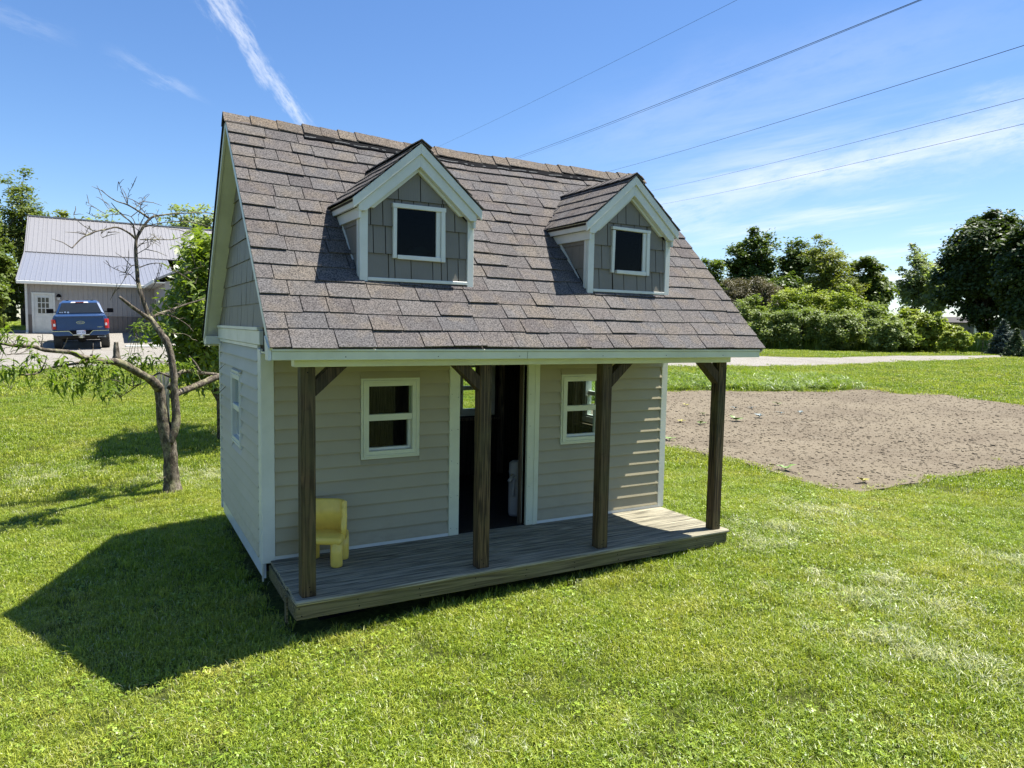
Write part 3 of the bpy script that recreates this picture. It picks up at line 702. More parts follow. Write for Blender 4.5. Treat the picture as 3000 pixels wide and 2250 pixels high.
for nm, m_, r0, r1, dz, sgn in (('ridge_vent', BLACK, .100, .172, -.002, 1), ('vent_fin', FIN, .1545, .1585, .0008, 1), ('ridge_vent', BLACK, .100, .166, -.002, -1)):
    mb = MB(); xs = np.arange(.43, 3.60, .03)
    for a, b in zip(xs[:-1], xs[1:]):
        if nm == 'vent_fin' and rnd.random() < .35: continue
        for _ in (0,):
            P_ = []
            for xx in (a, b):
                z = ridge(xx)+.026+dz; w_ = wavy(xx)
                q0 = r0+(w_ if nm == 'vent_fin' else 0); P_ += [(xx, RY-sgn*q0*.72, z-q0*.70), (xx, RY-sgn*(r1+w_)*.72, z-(r1+w_)*.70)]
            (a0, a1, b0_, b1) = P_; mb.prism([a0, b0_, b1, a1], (0, 0, -.006 if nm == 'vent_fin' else -.02))
    mb.build(nm, m_, ph, fix=True)

# walls: sheathing with openings, lapped boards outside
W1 = (.697, 1.165, .678, 1.292); W2 = (2.485, 2.953, .678, 1.292); DOOR = (1.512, 2.147, 0, 1.40); SWY = (.893, 1.39, .66, 1.28); RWY = (.80, 1.27, .675, 1.29); BW = (2.49, 2.96, .675, 1.29)
def hole(w, m=.03): return (w[0]+m, w[1]-m, w[2]+m, w[3]-m)
ZW0, ZW1 = -.10, 1.50
def wall(axis, lo, hi, off, th, holes):
    mb = MB()
    for a, b, c, d in subrect((lo, hi, ZW0, ZW1), holes):
        if axis == 'X': mb.box(a, b, off, off+th, c, d)
        else: mb.box(off, off+th, a, b, c, d)
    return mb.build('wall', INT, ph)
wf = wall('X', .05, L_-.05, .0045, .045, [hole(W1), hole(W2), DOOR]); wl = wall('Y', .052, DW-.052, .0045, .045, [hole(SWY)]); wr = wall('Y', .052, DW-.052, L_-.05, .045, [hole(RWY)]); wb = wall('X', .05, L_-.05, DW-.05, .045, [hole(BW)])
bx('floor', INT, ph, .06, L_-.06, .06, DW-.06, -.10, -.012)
LAP = .1016
def lapboard(par, axis, a, b, z, hh, face, sgn, mat):
    """board from a to b along the axis; butt proud of the face by 12 mm at the bottom, flush at the top"""
    p = (.021 if axis == 'X' else .026)+.002*rnd.random(); q = [(p, z), (p, z+.004), (-.002, z+hh), (-.003, z+hh), (-.003, z), (p-.005, z+.0005)]
    if axis == 'X': poly = [(a, face+sgn*u, w) for u, w in q]; ext = (b-a, 0, 0)
    else: poly = [(face+sgn*u, a, w) for u, w in q]; ext = (0, b-a, 0)
    MB().prism(poly, ext).build('siding_board', mat, par, fix=True)
z = .0267; 
while z < 1.44:
    zt_ = min(z+LAP, 1.485)
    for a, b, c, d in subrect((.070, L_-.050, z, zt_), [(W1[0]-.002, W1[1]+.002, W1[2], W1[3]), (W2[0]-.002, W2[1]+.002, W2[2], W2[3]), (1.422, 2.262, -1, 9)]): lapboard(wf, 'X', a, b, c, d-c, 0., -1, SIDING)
    z += LAP
z = -.0038-LAP*0
while z < 1.50:
    zt_ = min(z+LAP, 1.512)
    for a, b, c, d in subrect((.100, DW-.03, z, zt_), [SWY]): lapboard(wl, 'Y', a, b, c, d-c, 0., -1, SIDING_S)
    z += LAP
for z in np.arange(-.004, 1.50, LAP):
    for a, b, c, d in subrect((.03, DW-.03, z, min(z+LAP, 1.512)), [RWY]): lapboard(wr, 'Y', a, b, c, d-c, L_, 1, SIDING_S)
    for a, b, c, d in subrect((.03, L_-.03, z, min(z+LAP, 1.49)), [BW]): lapboard(wb, 'X', a, b, c, d-c, DW, 1, SIDING_S)
# trim
mb = MB(); mb.box(-.022, .0685, -.020, .004, -.02, 1.482); mb.box(-.022, .0, .004, .098, -.028, 1.512); mb.build('corner_board', WHITE, ph, bevel=.003)
mb = MB(); mb.box(L_-.048, L_+.022, -.020, .004, -.0, 1.482); mb.box(L_, L_+.022, .004, .098, -.10, 1.50); mb.build('corner_board', WHITE, ph, bevel=.003)
for x0, x1 in ((-.022, .05), (L_-.05, L_+.022)): MB().box(x0, x1, DW-.03, DW+.022, -.11, 1.5).build('corner_board', WHITE, ph, bevel=.003)
bx('base_board', WHITE, ph, .0685, 1.422, -.018, .004, .0, .026); bx('base_board', WHITE, ph, 2.262, L_-.048, -.018, .004, .0, .026)
MB().prism([(-.012, .0, -.13), (-.012, DW-.10, -.135), (-.012, DW, -.06), (-.012, DW, -.0045), (-.012, .0, -.0045)], (.020, 0, 0)).build('base_board', flat('reflection_tinted_trim', (.56, .60, .64), .3, .5), ph, fix=True)  # white board, its bluish reflection put into the base colour
MB().prism([(-.020, -.020, -.022), (-.020, .02, -.022), (-.020, .004, -.155)], (.012, 0, 0)).build('trim_tip', WHITE, ph, fix=True)
bx('top_board', WHITE, ph, -.020, .0, .0985, DW-.03, 1.512, 1.537)
# white band with a seam below the gable
for a, b in ((-.016, .955), (.962, DW+.015)): MB().box(-.028, .006, a, b, 1.540, 1.640).build('band_board', WHITE, ph, bevel=.003)
bx('band_cap', WHITE, ph, -.040, .006, -.0, DW, 1.642, 1.664); bx('band_board', WHITE, ph, L_-.006, L_+.028, -.016, DW+.015, 1.51, 1.66)
# gables
def gable(xo, sgn, par_seed):
    rg = random.Random(par_seed); mb = MB(); zz = lambda y: EZ-.055+(min(y, 2*RY-y)-EY)*(RZ-EZ)/(RY-EY)
    y0 = EY+(1.50-EZ+.055)*(RY-EY)/(RZ-EZ)
    mb.prism([(xo, -.95, 1.5), (xo, DW, 1.5), (xo, DW, zz(DW)), (xo, RY, zz(RY)), (xo, -.95, zz(-.95))], (.03*-sgn, 0, 0)); g = mb.build('gable_wall', INT, ph, fix=True)
    z = 1.664; r = 0; ex = .168
    while z < RZ-.12:
        y = -.96-rg.random()*.1
        while y < DW+.1:
            w = rg.choice([.075, .095, .12, .145, .16]); p = clip([(y+.0015, z), (y+w-.0015, z), (y+w-.0015, z+ex), (y+.0015, z+ex)], [(-1, 0, .95), (1, 0, DW), (-(RZ-EZ), (RY-EY), (EZ-.06)*(RY-EY)-EY*(RZ-EZ)), ((RZ-EZ), (RY-EY), (EZ-.06)*(RY-EY)-EY*(RZ-EZ)+2*RY*(RZ-EZ))])
            if len(p) > 2 and area(p) > 3e-4:
                d = .010+.004*rg.random(); f = [(xo+sgn*(.004+d*(1-(q[1]-z)/ex*.8)), q[0], q[1]) for q in p]; MB().prism(f, (-sgn*.004, 0, 0)).build('shake', SHAKE, g, fix=True)
            y += w
        z += ex; r += 1
gable(0., -1, 3); gable(L_, 1, 4)
# rakes and soffits
for xo, sgn in ((XL, -1), (XR, 1)):
    for fn in (rp, rb):
        n0, n1 = -.004, (-.050 if fn is rp else -.085); xi = xo+(-sgn)*.018
        P_ = [fn(xo, -.0, n0), fn(xo, SLD-.002, n0), fn(xo, SLD-.002+n1*0, n1), fn(xo, -.0, n1)]
        MB().prism([(xo-sgn*.004+sgn*.0, p.y, p.z) for p in P_], (-sgn*.016, 0, 0)).build('rake_board', WHITE, ph, fix=True)
        if fn is rb: MB().prism([(xo+sgn*.006, p.y, p.z) for p in (fn(xo, 0., n0+.001), fn(xo, SLD-.01, n0+.001), fn(xo, SLD-.01, -.03), fn(xo, 0., -.03))], (-sgn*.009, 0, 0)).build('drip_edge', BLACK, ph, fix=True)
        a, b = (0.006 if sgn < 0 else L_-.006), xo-sgn*.021
        P_ = [fn(a, 0.02, n1+.012), fn(b, 0.02, n1+.012), fn(b, SLD-.055, n1+.012), fn(a, SLD-.055, n1+.012)]
        MB().prism([Vector(p) for p in P_], (0, 0, -.006)).build('soffit', WHITE, ph, fix=True)
# front fascia in two lengths with a drip edge above
for a, b, dz in ((XL+.016, 1.56, 0), (1.563, 3.822, .0)):
    MB().box(a, b, -.990, -.972, 1.482, 1.531).build('fascia_board', BOUNCE_TRIM, ph, bevel=.002)
MB().box(XL+.016, 3.822, -.997, -.968, 1.5325, 1.5475).build('drip_edge', BOUNCE_TRIM, ph, bevel=.002)
MB().box(XL+.014, 3.835, 2*RY+.955, 2*RY+.99, 1.46, 1.545).build('fascia_board', WHITE, ph)
MB().prism([(XL-.004, -.990, 1.482), (XL-.004, -.90, 1.482), (XL-.004, -.87, 1.62), (XL-.004, -.985, 1.555)], (.018, 0, 0)).build('rake_return', WHITE, ph, fix=True)
bx('porch_ceiling', BOUNCE_TRIM, ph, -.018, 3.68, -.968, -.024, 1.486, 1.498)
bx('soffit', WHITE, ph, XL+.15, L_+.1, DW+.026, 2*RY+.952, 1.485, 1.497)
MB().prism([(XL+.006, 2*RY+.96, 1.483), (XL+.006, DW, 1.483), (XL+.006, DW, 1.56), (XL+.006, 2*RY+.96, 1.50)], (.13, 0, 0)).build('soffit', WHITE, ph, fix=True)
MB().box(.0235, 3.612, -.875, -.785, 1.4349, 1.4845).build('beam', BOUNCE_TRIM, ph, bevel=.003)
# posts and braces
for i, x in enumerate((.067, 1.279, 2.3145, 3.5146)):
    MB().box(x, x+.089, -.844, -.755, .0015, 1.433).build('post', POSTW, ph, bevel=.005)
    d = 1 if i in (0, 2) else -1; xa = x+(.089 if d > 0 else 0)
    q = [(xa+d*.001, 1.252), (xa+d*.198, 1.4325), (xa+d*.085, 1.4325), (xa+d*.001, 1.355)]
    MB().prism([(u, -.840, w) for u, w in q], (0, .080, 0)).build('brace', BRACEW, ph, bevel=.003, fix=True)
# deck
dk = MB()
for y in (-.835, -.45, -.06): dk.box(.05, 3.62, y, y+.036, -.115, -.029)
dk_o = dk.build('deck', RIMW, ph)
ys = [-.72, -.60, -.48, -.36, -.24, -.12, -.0]
for i in range(6):
    a, b = ys[i]+.0055, ys[i+1]-.0055 if i < 5 else -.002
    cut = [.024+rnd.random()*.012, 3.658-rnd.random()*.01]
    MB().box(cut[0], cut[1], a, b, -.027, -.0005-.002*rnd.random()).build('deck_board', DECKW, dk_o, bevel=.003)
bx('deck_board', DECKW, dk_o, 1.52, 2.14, .0, .055, -.027, -.0015)
MB().box(.020, 3.672, -.888, -.7245, -.030, .0012).build('deck_board', DECKW, dk_o, bevel=.009, )
MB().box(.024, 3.655, -.874, -.8375, -.121, -.0305).build('rim_board', RIMW, dk_o, bevel=.003)
MB().box(.022, .058, -.837, -.02, -.121, -.030).build('rim_board', RIMW, dk_o, bevel=.003); MB().box(3.622, 3.656, -.837, -.02, -.121, -.030).build('rim_board', RIMW, dk_o, bevel=.003)
MB().box(.010, .0205, -.66, -.61, -.215, -.045).build('stake', RIMW, ph)
for y in (-.55, .3, 1.2, 1.9): MB().box(.25, 3.45, y, y+.14, -.30, -.102).build('skid', BLACK, ph)
# door casing with a deep reveal on the far side
MB().box(1.422, 1.512, -.024, .060, .0, 1.484).build('door_casing', BOUNCE_TRIM, ph, bevel=.003)
MB().box(2.147, 2.262, -.024, .060, .0, 1.484).build('door_casing', BOUNCE_TRIM, ph, bevel=.003)
MB().box(1.512, 2.147, -.020, .050, 1.405, 1.484).build('door_casing', BOUNCE_TRIM, ph)
MB().box(2.135, 2.175, .062, .105, -.01, 1.42).build('door_stud', PINE, ph); MB().box(2.215, 2.245, -.0275, -.0245, .0, 1.48).build('casing_strip', BOUNCE_TRIM, ph)
# windows: frame, rail, stepped sash, two panes
def window(axis, w, face, sgn, inner=True, deep=.062):
    a0, a1, z0, z1 = w; zm = (z0+z1)/2+.008
    def B(mb, a, b, c, d, u0, u1):
        lo, hi = face+sgn*u0, face+sgn*u1
        if axis == 'X': mb.box(a, b, lo, hi, c, d)
        else: mb.box(lo, hi, a, b, c, d)
    mb = MB()
    for (w_, u) in ((.016, .022), (.030, .030), (.044, .026)):     # three steps of flange
        i0 = {.016: 0, .030: .0165, .044: .0305}[w_]; i1 = {.016: .016, .030: .030, .044: .060}[w_]
        B(mb, a0+i0, a0+i1, z0+i0, z1-i0, -.055, u); B(mb, a1-i1, a1-i0, z0+i0, z1-i0, -.055, u); B(mb, a0+i1, a1-i1, z0+i0, z0+i1, -.055, u); B(mb, a0+i1, a1-i1, z1-i1, z1-i0, -.055, u)
    WC = BOUNCE_TRIM if (axis == 'X' and face < 1) else WHITE; fr = mb.build('window', WC, ph, bevel=.0015)
    mb = MB(); B(mb, a0+.0605, a1-.0605, zm-.024, zm+.024, -.02, .020); mb.build('meeting_rail', WC, fr, bevel=.002)
    mb = MB(); i0, i1 = .061, .081
    B(mb, a0+i0, a0+i0+.004, z0+i0, zm-.024, -.045, -.008); B(mb, a1-i1, a1-i0, z0+i0, zm-.024, -.045, -.008); B(mb, a0+i0+.004, a1-i1, z0+i0, z0+i1, -.045, -.008); mb.build('sash', WHITE, fr, bevel=.001)
    mb = MB(); B(mb, a0+.0615, a1-.0615, zm+.025, z1-.061, -.004, -.001); mb.build('pane', GLASS, fr)
    mb = MB(); B(mb, a0+.0655, a1-.0815, z0+.0815, zm-.025, -.030, -.027); mb.build('pane', GLASS, fr)
window('X', W1, 0., -1); window('X', W2, 0., -1); window('Y', SWY, 0., -1); window('Y', RWY, L_, 1); window('X', BW, DW, 1)
MB().box(-.036, .0, .90, 1.30, 1.283, 1.297).build('window_cap', WHITE, ph, bevel=.002)
# bare framing inside, seen through the right-hand window and the doorway
for y in (.62, 1.30, 2.06): MB().box(L_-.14, L_-.052, y, y+.038, -.01, 1.5).build('stud', PINE, ph)
MB().box(L_-.14, L_-.052, .80-.10, 1.30, .625, .662).build('sill_board', PINE, ph)
for x in (2.40, 3.0): MB().box(x, x+.038, DW-.14, DW-.052, -.01, 1.5).build('stud', PINE, ph)
MB().box(2.44, 3.0, DW-.13, DW-.052, .63, .66).build('sill_board', PINE, ph)

# nail and screw heads, too small to pick apart
mb = MB()
def head(x, y, z, r=.0045): mb.lathe([(r, y), (r*.8, y-.0015)], 6, (x, 0, z), 'Y')
for x in (.05, .42, .83, 1.25, 1.66, 2.08, 2.49, 2.91, 3.30, 3.62):
    for z in (-.052, -.098): head(x+rnd.uniform(-.01, .01), -.8745, z+rnd.uniform(-.006, .006))
for x in (.09, 1.30, 2.335, 3.535):
    for z in (.035, .065, 1.40): head(x+rnd.uniform(0, .04), -.8445, z)
for x in (1.44, 1.495, 2.17, 2.235):
    for z in np.arange(.06, 1.4, .27): head(x, -.0245, z+rnd.uniform(-.02, .02), .003)
for x in (.3, .9, 1.5, 2.2, 2.8, 3.4): head(x, -.9905, 1.50, .0035)
o = mb.build('nail_heads', BLACK, ph, fix=True); o['kind'] = 'stuff'

# dormers
FASC = WHITE
def dormer(x0, seed, crook):
    rg = random.Random(seed); cx = x0+.402; yf = -.563; zb, zw = 1.985, 2.447; za = 2.915; m = .865; x1 = x0+.822
    zr = lambda dx: za-m*abs(dx); yroof = lambda z: EY+(z-EZ)/(RZ-EZ)*(RY-EY)
    wx0, wx1, wz0, wz1 = x0+.226, x0+.603, 2.140, 2.508
    core = MB()
    # front sheathing round the window opening, as vertical strips up to the gable slope
    def strip(a, b, c=None, d=None):
        top = lambda x: min(zr(x-cx)-.05, 9)
        poly = [(a, c if c is not None else zb), (b, c if c is not None else zb), (b, d if d is not None else top(b)), (a, d if d is not None else top(a))]
        core.prism([(p[0], yf+.004, p[1]) for p in poly], (0, .018, 0))
    strip(x0+.01, wx0+.03); strip(wx0+.03, wx1-.03, zb, wz0+.03); strip(wx1-.03, x1-.01)
    strip(wx0+.03, cx, wz1-.03, None); strip(cx, wx1-.03, wz1-.03, None)
    for xs_ in (x0+.008, x1-.026): core.prism([(xs_, yf+.022, zb+.02), (xs_, yf+.022, zw), (xs_, yroof(zw), zw)], (.018, 0, 0))
    for sg in (-1, 1):     # roof deck
        core.prism([(cx, yf-.055, za-.018), (cx+sg*.452, yf-.055, zr(.452)-.018), (cx+sg*.452, yroof(zr(.452)-.018), zr(.452)-.018), (cx, yroof(za-.018), za-.018)], (0, 0, -.016))
    core.prism([(x0+.03, yf+.02, zb+.022), (x1-.03, yf+.02, zb+.022), (x1-.03, .0, zb+.022+.55), (x0+.03, .0, zb+.022+.55)], (0, 0, -.008))
    D = core.build('dormer', INT, ph, fix=True)
    # cedar-look shakes on the face
    lines = [2.008, 2.170, 2.354, 2.535, 2.72]
    for r in range(4):
        x = x0+.055-rg.random()*.09
        zz0, zz1 = lines[r], lines[r+1]
        while x < x1-.05:
            w = rg.choice([.085, .11, .135, .16])
            for a, b, c, d in subrect((max(x, x0+.052), min(x+w, x1-.042), zz0, zz1), [(wx0+.018, wx1-.018, wz0+.018, wz1-.018)]):
                p = clip([(a+.003, c), (b-.003, c), (b-.003, d), (a+.003, d)], [(m, 1, za-.165+m*cx), (-m, 1, za-.165-m*cx)])
                if len(p) > 2 and area(p) > 2e-4:
                    bow = .014+.004*rg.random()
                    MB().prism([(q[0], yf+.0035-.003-bow*(1-(q[1]-zz0)/(zz1-zz0)*.85), q[1]) for q in p], (0, .004, 0)).build('shake', SHAKE, D, fix=True)
            x += w
    # side shakes
    for sg, xs_ in ((-1, x0+.008), (1, x1-.008)):
        for r in range(0, 3):
            y = yf+.02
            while y < -.1:
                w = rg.choice([.09, .12]); p = clip([(y+.002, lines[r]-.0), (y+w, lines[r]), (y+w, lines[r+1]-.1*(r == 2)), (y+.002, lines[r+1]-.1*(r == 2))], [((RZ-EZ)/(RY-EY), -1, -(EZ+.03)+(RZ-EZ)/(RY-EY)*EY)])
                p = [q for q in p]
                if len(p) > 2 and area(p) > 2e-4: MB().prism([(xs_+sg*(.006+.006*(1-(q[1]-lines[r])/.18)), q[0], q[1]) for q in p], (-sg*.004, 0, 0)).build('shake', SHAKE, D, fix=True)
                y += w
    # corner boards
    MB().box(x0-.002, x0+.053, yf-.022, yf+.002, zb-.012, zw+.01).build('corner_board', FASC, D, bevel=.0025); MB().box(x1-.042, x1+.006, yf-.022, yf+.002, zb-.016, zw+.005).build('corner_board', FASC, D, bevel=.0025)
    for xa, xb in ((x0-.006, x0+.006), (x1-.006, x1+.006)):
        MB().box(xa, xb, yf+.0025, yf+.035, zb+.025, zw+.01).build('corner_board', FASC, D)
        sx = .03
        MB().prism([(xa, yf+.036, zb+.035), (xa, yf+.06, zb+.035), (xa, yroof(zw)+.0, zw), (xa, yroof(zw)-.045, zw)], (xb-xa, 0, 0)).build('side_trim', FASC, D, fix=True)
        MB().box(xa, xb, yf+.036, yroof(zw-.03), zw-.033, zw+.008).build('side_trim', FASC, D)
    MB().box(x0+.0535, x1-.0425, yf-.024, yf+.002, zb-.004+.006, zb+.024).build('bottom_trim', FASC, D, bevel=.002)
    # rake boards in two tiers and a cove
    for sg in (-1, 1):
        def band(d0, d1, lim, ya, yb, zmin, nm='rake_board'):
            p = clip([(0, za-d0), (lim, za-m*lim-d0), (lim, za-m*lim-d1), (0, za-d1)], [(0, -1, -zmin)])
            MB().prism([(cx+sg*q[0], ya, q[1]) for q in p], (0, yb-ya, 0)).build(nm, FASC, D, bevel=.002, fix=True)
        band(.006, .074, .462, yf-.078, yf-.058, 2.440); band(.0745, .158, .425, yf-.064, yf-.0235, 2.432); band(.1585, .186, .37, yf-.030, yf-.001, 2.462, 'cove_trim')
        for (o0, o1, c, d) in ((.430, .448, 2.455, 2.515), (.405, .421, 2.385, 2.4545)):
            yb = yroof(c)+.0; MB().prism([(cx+sg*o0, yf-.0575, c), (cx+sg*o0, yroof(c), c), (cx+sg*o0, yroof(d), d), (cx+sg*o0, yf-.0575, d)], (sg*(o1-o0), 0, 0)).build('side_fascia', FASC, D, fix=True)
        # shingles
        SL = math.hypot(.47, .47*m); cs, sn = .47/SL, .47*m/SL; e = .128; s0 = 0.
        def dp(s, y, n): dx = .466-s*cs; w_ = .004*noise.noise(Vector((y*4, s*6, seed))); return Vector((cx+sg*(dx+n*sn), y, za-m*dx+n*cs+w_))
        kk = 0
        while s0 < SL-.02:
            y = yf-.085; s1 = min(s0+e*1.15, SL-.004)
            V = lambda s: yroof(za-m*(.466-s*cs)-.0)-.02
            while y < V(s1):
                w = rg.choice([.10, .13, .16]); ya, yb = y, y+w; lift = .011+.004*rg.random()
                ylo = min(yb, V(s0)+.02)
                if ylo-ya > .02 or min(yb, V(s1))-ya > .03:
                    pts = [(s0, ya+.001), (s0, max(ylo, ya+.004)-.001), (s1, min(yb, V(s1)+.02)-.001), (s1, ya+.001)]
                    MB().prism([dp(s, yy, lift if s == s0 else .004) for s, yy in pts], (0, 0, -.006)).build('shingle', SHINGLE, D, fix=True)
                y += w
            s0 += e; kk += 1
        # valley shingles laid from the dormer onto the main slope
    y = yf-.085; ye = yroof(za)-.02
    while y < ye:
        w = .13; a_ = [(cx-.075, y, za-.038+.014), (cx, y, za+.022), (cx+.075, y, za-.038+.014)]; b_ = [(p[0], min(y+w+.01, ye+.02), p[2]-.006) for p in a_]
        mb = MB(); lo_ = [(p[0], p[1], p[2]-.007) for p in a_+b_]; mb.add(a_+b_+lo_, [(0, 3, 4, 1), (1, 4, 5, 2), (6, 7, 10, 9), (7, 8, 11, 10), (0, 1, 7, 6), (1, 2, 8, 7), (0, 6, 9, 3), (2, 5, 11, 8), (3, 9, 10, 4), (4, 10, 11, 5)]); mb.build('ridge_cap', SHINGLE, D, fix=True); y += w
    # window: four loose trim boards, a pane
    t_ = .030; c = crook
    def trim(pts, nm='window_trim'): MB().prism([(p[0], yf-.030, p[1]) for p in pts], (0, .034, 0)).build(nm, FASC, D, bevel=.002, fix=True)
    trim([(wx0-.004, wz1), (wx1+.006, wz1-c*.3), (wx1+.006, wz1-t_), (wx0-.004, wz1-t_+c*.3)]); trim([(wx0, wz1-t_), (wx0+.026, wz1-t_), (wx0+.026-c*.2, wz0+.004), (wx0-c*.2, wz0+.004)])
    trim([(wx1-.030, wz1-t_), (wx1, wz1-t_), (wx1+.004, wz0-.004), (wx1-.028, wz0-.004)]); trim([(wx0+.027+c, wz0), (wx1-.031, wz0-.002-c*.2), (wx1-.031, wz0+.027), (wx0+.027+c, wz0+.027)])
    MB().box(wx1-.062, wx1-.031, yf-.018, yf+.02, wz0+.027, wz1-t_-.001).build('window_jamb', FASC, D)
    MB().box(wx1-.082, wx1-.063, yf-.001, yf+.02, wz0+.027, wz1-t_-.001).build('window_jamb', PINE, D)
    MB().box(wx0+.0265, wx1-.0625, yf-.006, yf-.003, wz0+.027, wz1-t_).build('pane', DGLASS, D)
    return D
dormer(DX0[0], 21, .004); dormer(DX0[1], 33, .022)
# ------------------------------------------------------------------ toddler chair on the porch
ch = thing('toddler_chair', 'small pale yellow plastic toddler chair behind the corner porch post', 'chair', (.372, -.222, .0008), R(-30.5), local=True)
def cyl(name, x, y, r, z0, z1, par, mat): MB().lathe([(r*.80, z0), (r*.97, z0+.006), (r, z0+.02), (r*1.02, (z0+z1)/2), (r, z1)], 20, (x, y, 0)).build(name, mat, par, True)
for x, y in ((-.106, -.088), (.106, -.088), (-.106, .088), (.106, .088)): cyl('leg', x, y, .0415, 0., .185, ch, YELLOW)
MB().box(-.147, .147, -.132, .118, .160, .214).build('seat', YELLOW, ch, True, bevel=.022, segs=4)
mb = MB(); pth = []
for i in range(25):
    a = PI*(i/24.); e_ = 3.2; cx_, sy_ = math.cos(a), math.sin(a); ex = abs(cx_)**(2/e_)*(1 if cx_ >= 0 else -1); ey = abs(sy_)**(2/e_); pth.append((ex, ey))
for i in range(24):
    (a0, b0_), (a1, b1) = pth[i], pth[i+1]
    def top(k): return .262+.175*min(1, max(0, (pth[k][1]-.12)/.42))
    o0, i0, o1, i1 = (a0*.149, -.02+b0_*.148), (a0*.118, -.02+b0_*.112), (a1*.149, -.02+b1*.148), (a1*.118, -.02+b1*.112)
    z0 = .176; t0, t1 = top(i), top(i+1)
    mb.add([(o0[0], o0[1], z0), (i0[0], i0[1], z0), (i1[0], i1[1], z0), (o1[0], o1[1], z0), (o0[0], o0[1], t0-.012), (i0[0], i0[1], t0-.010), (i1[0], i1[1], t1-.010), (o1[0], o1[1], t1-.012), ((o0[0]+i0[0])/2, (o0[1]+i0[1])/2, t0), ((o1[0]+i1[0])/2, (o1[1]+i1[1])/2, t1)],
           [(0, 3, 7, 4), (1, 5, 6, 2), (4, 7, 9, 8), (5, 8, 9, 6), (0, 1, 2, 3)] + ([(0, 4, 8, 5, 1)] if i == 0 else []) + ([(3, 2, 6, 9, 7)] if i == 23 else []))
o = mb.build('backrest', YELLOW, ch, True, fix=True)

# things seen inside
WPL = flat('dull_white_plastic', (.42, .40, .38), .5, .3)
t = thing('toy_stand', 'dull white plastic toy post with two stubby arms inside the doorway', 'toy', (2.255, .36, -.012))
MB().lathe([(.055, -.012), (.062, .02), (.062, .30), (.055, .33), (.055, .36), (.062, .39), (.058, .47), (.03, .49)], 16, (2.255, .36, 0)).build('body', WPL, t, True)
MB().tube([(2.215, .33, .36), (2.16, .31, .315)], [.019, .017], 8).build('arm', WPL, t, True); MB().tube([(2.215, .31, .33), (2.19, .29, .175)], [.016, .014], 8).build('arm', WPL, t, True)
t = thing('hoop_chair', 'thin white metal chair frame standing inside behind the right-hand window', 'chair', (2.95, .9, -.012))
WM = flat('white_tube', (.65, .65, .62), .35, .5)
MB().tube([(2.62, .9, -.01), (2.62, .9, .62), (2.68, .9, .745), (2.80, .9, .80), (2.93, .9, .80), (3.03, .9, .745), (3.07, .9, .62), (3.07, .9, -.01)], .010, 8).build('back_hoop', WM, t, True)
MB().box(2.63, 3.06, .60, .89, .33, .35).build('seat', WM, t, bevel=.004); 
for x in (2.65, 3.04): MB().tube([(x, .62, .33), (x, .60, -.01)], .009, 6).build('leg', WM, t)
t = thing('wall_clock', 'round pale wall clock hanging inside, seen through the left window', 'clock', (.95, 2.08, 1.16)); MB().lathe([(.085, 2.100), (.085, 2.085), (.07, 2.080)], 20, (1.02, 0, 1.16), 'Y').build('clock_rim', WM, t); MB().lathe([(.066, 2.0795), (.02, 2.078)], 20, (1.02, 0, 1.16), 'Y').build('clock_face', INT, t)
t = thing('folded_sheet', 'pale folded plastic sheet lying behind the left attic window', 'sheet', (.95, -.46, 2.17))
MB().prism([(.86, -.50, 2.155), (1.00, -.52, 2.17), (1.035, -.50, 2.215), (1.0, -.47, 2.25), (.93, -.46, 2.235)], (.012, .09, .01)).build('sheet', flat('pale_plastic', (.35, .42, .45), .3, .5), t, fix=True)

# ------------------------------------------------------------------ metal building with the gravel lot
ROOFM = flat('grey_roof_steel', (.25, .243, .243), .38, .5, metal=.25, var=.05); ROOFM2 = flat('blue_grey_roof_steel', (.235, .243, .27), .34, .5, metal=.3, var=.05)
WALLM = flat('light_grey_wall_steel', (.33, .305, .28), .45, .4, var=.05); WAINM = flat('brown_grey_wainscot_steel', (.17, .145, .125), .45, .4, var=.05)
PB = gpt(84, 977); BR = R(1.2)
bn = thing('metal_building', 'grey ribbed metal building with a steep steel roof and brown wainscot behind the truck', 'building', PB, BR, local=True)
e = np.array([math.cos(BR), math.sin(BR)]); r_ = ray(452, 960)[:2]; A = np.array([[e[0], -r_[0]], [e[1], -r_[1]]]); UW = float(np.linalg.solve(A, CAM[:2]-np.array([PB.x, PB.y]))[0])
def uof(px):
    r = ray(px, 960)[:2]; A = np.array([[e[0], -r[0]], [e[1], -r[1]]]); return float(np.linalg.solve(A, CAM[:2]-np.array([PB.x, PB.y]))[0])
dB = math.hypot(PB.x-CAM[0], PB.y-CAM[1]); kz = dB/38.
def zpx(px, py, v=0.):   # height above the slab of something seen at py on the plane v behind the facade
    r = ray(px, py); n = np.array([-e[1], e[0]]); t = (n@(np.array([PB.x, PB.y])+n*v-CAM[:2]))/(n@r[:2]); return float(CAM[2]+r[2]*t-PB.z)
ZE = zpx(90, 822, -.35); ZBK = zpx(93, 739, 4.8*kz); ZRG = zpx(110.5, 634, 8.2*kz); VB, VR = 4.8*kz, 8.2*kz
def ribpanel(name, P, U, V_, w, h, mat, par, nrm, ribs=4, hgt=.02):
    """sheet w wide along U, h high along V_, with raised ribs"""
    mb = MB(); P, U, V_, N_ = Vector(P), Vector(U).normalized(), Vector(V_).normalized(), Vector(nrm).normalized(); xs = []
    st = w/ribs
    for i in range(ribs):
        c = (i+.5)*st; xs += [(i*st, 0), (c-.03, 0), (c-.012, hgt), (c+.012, hgt), (c+.03, 0)]
    xs.append((w, 0))
    lo = [P+U*x+N_*n for x, n in xs]; hi = [q+V_*h for q in lo]; n = len(lo)
    mb.add(lo+hi, [(i, i+1, n+i+1, n+i) for i in range(n-1)]); return mb.build(name, mat, par, fix=False)
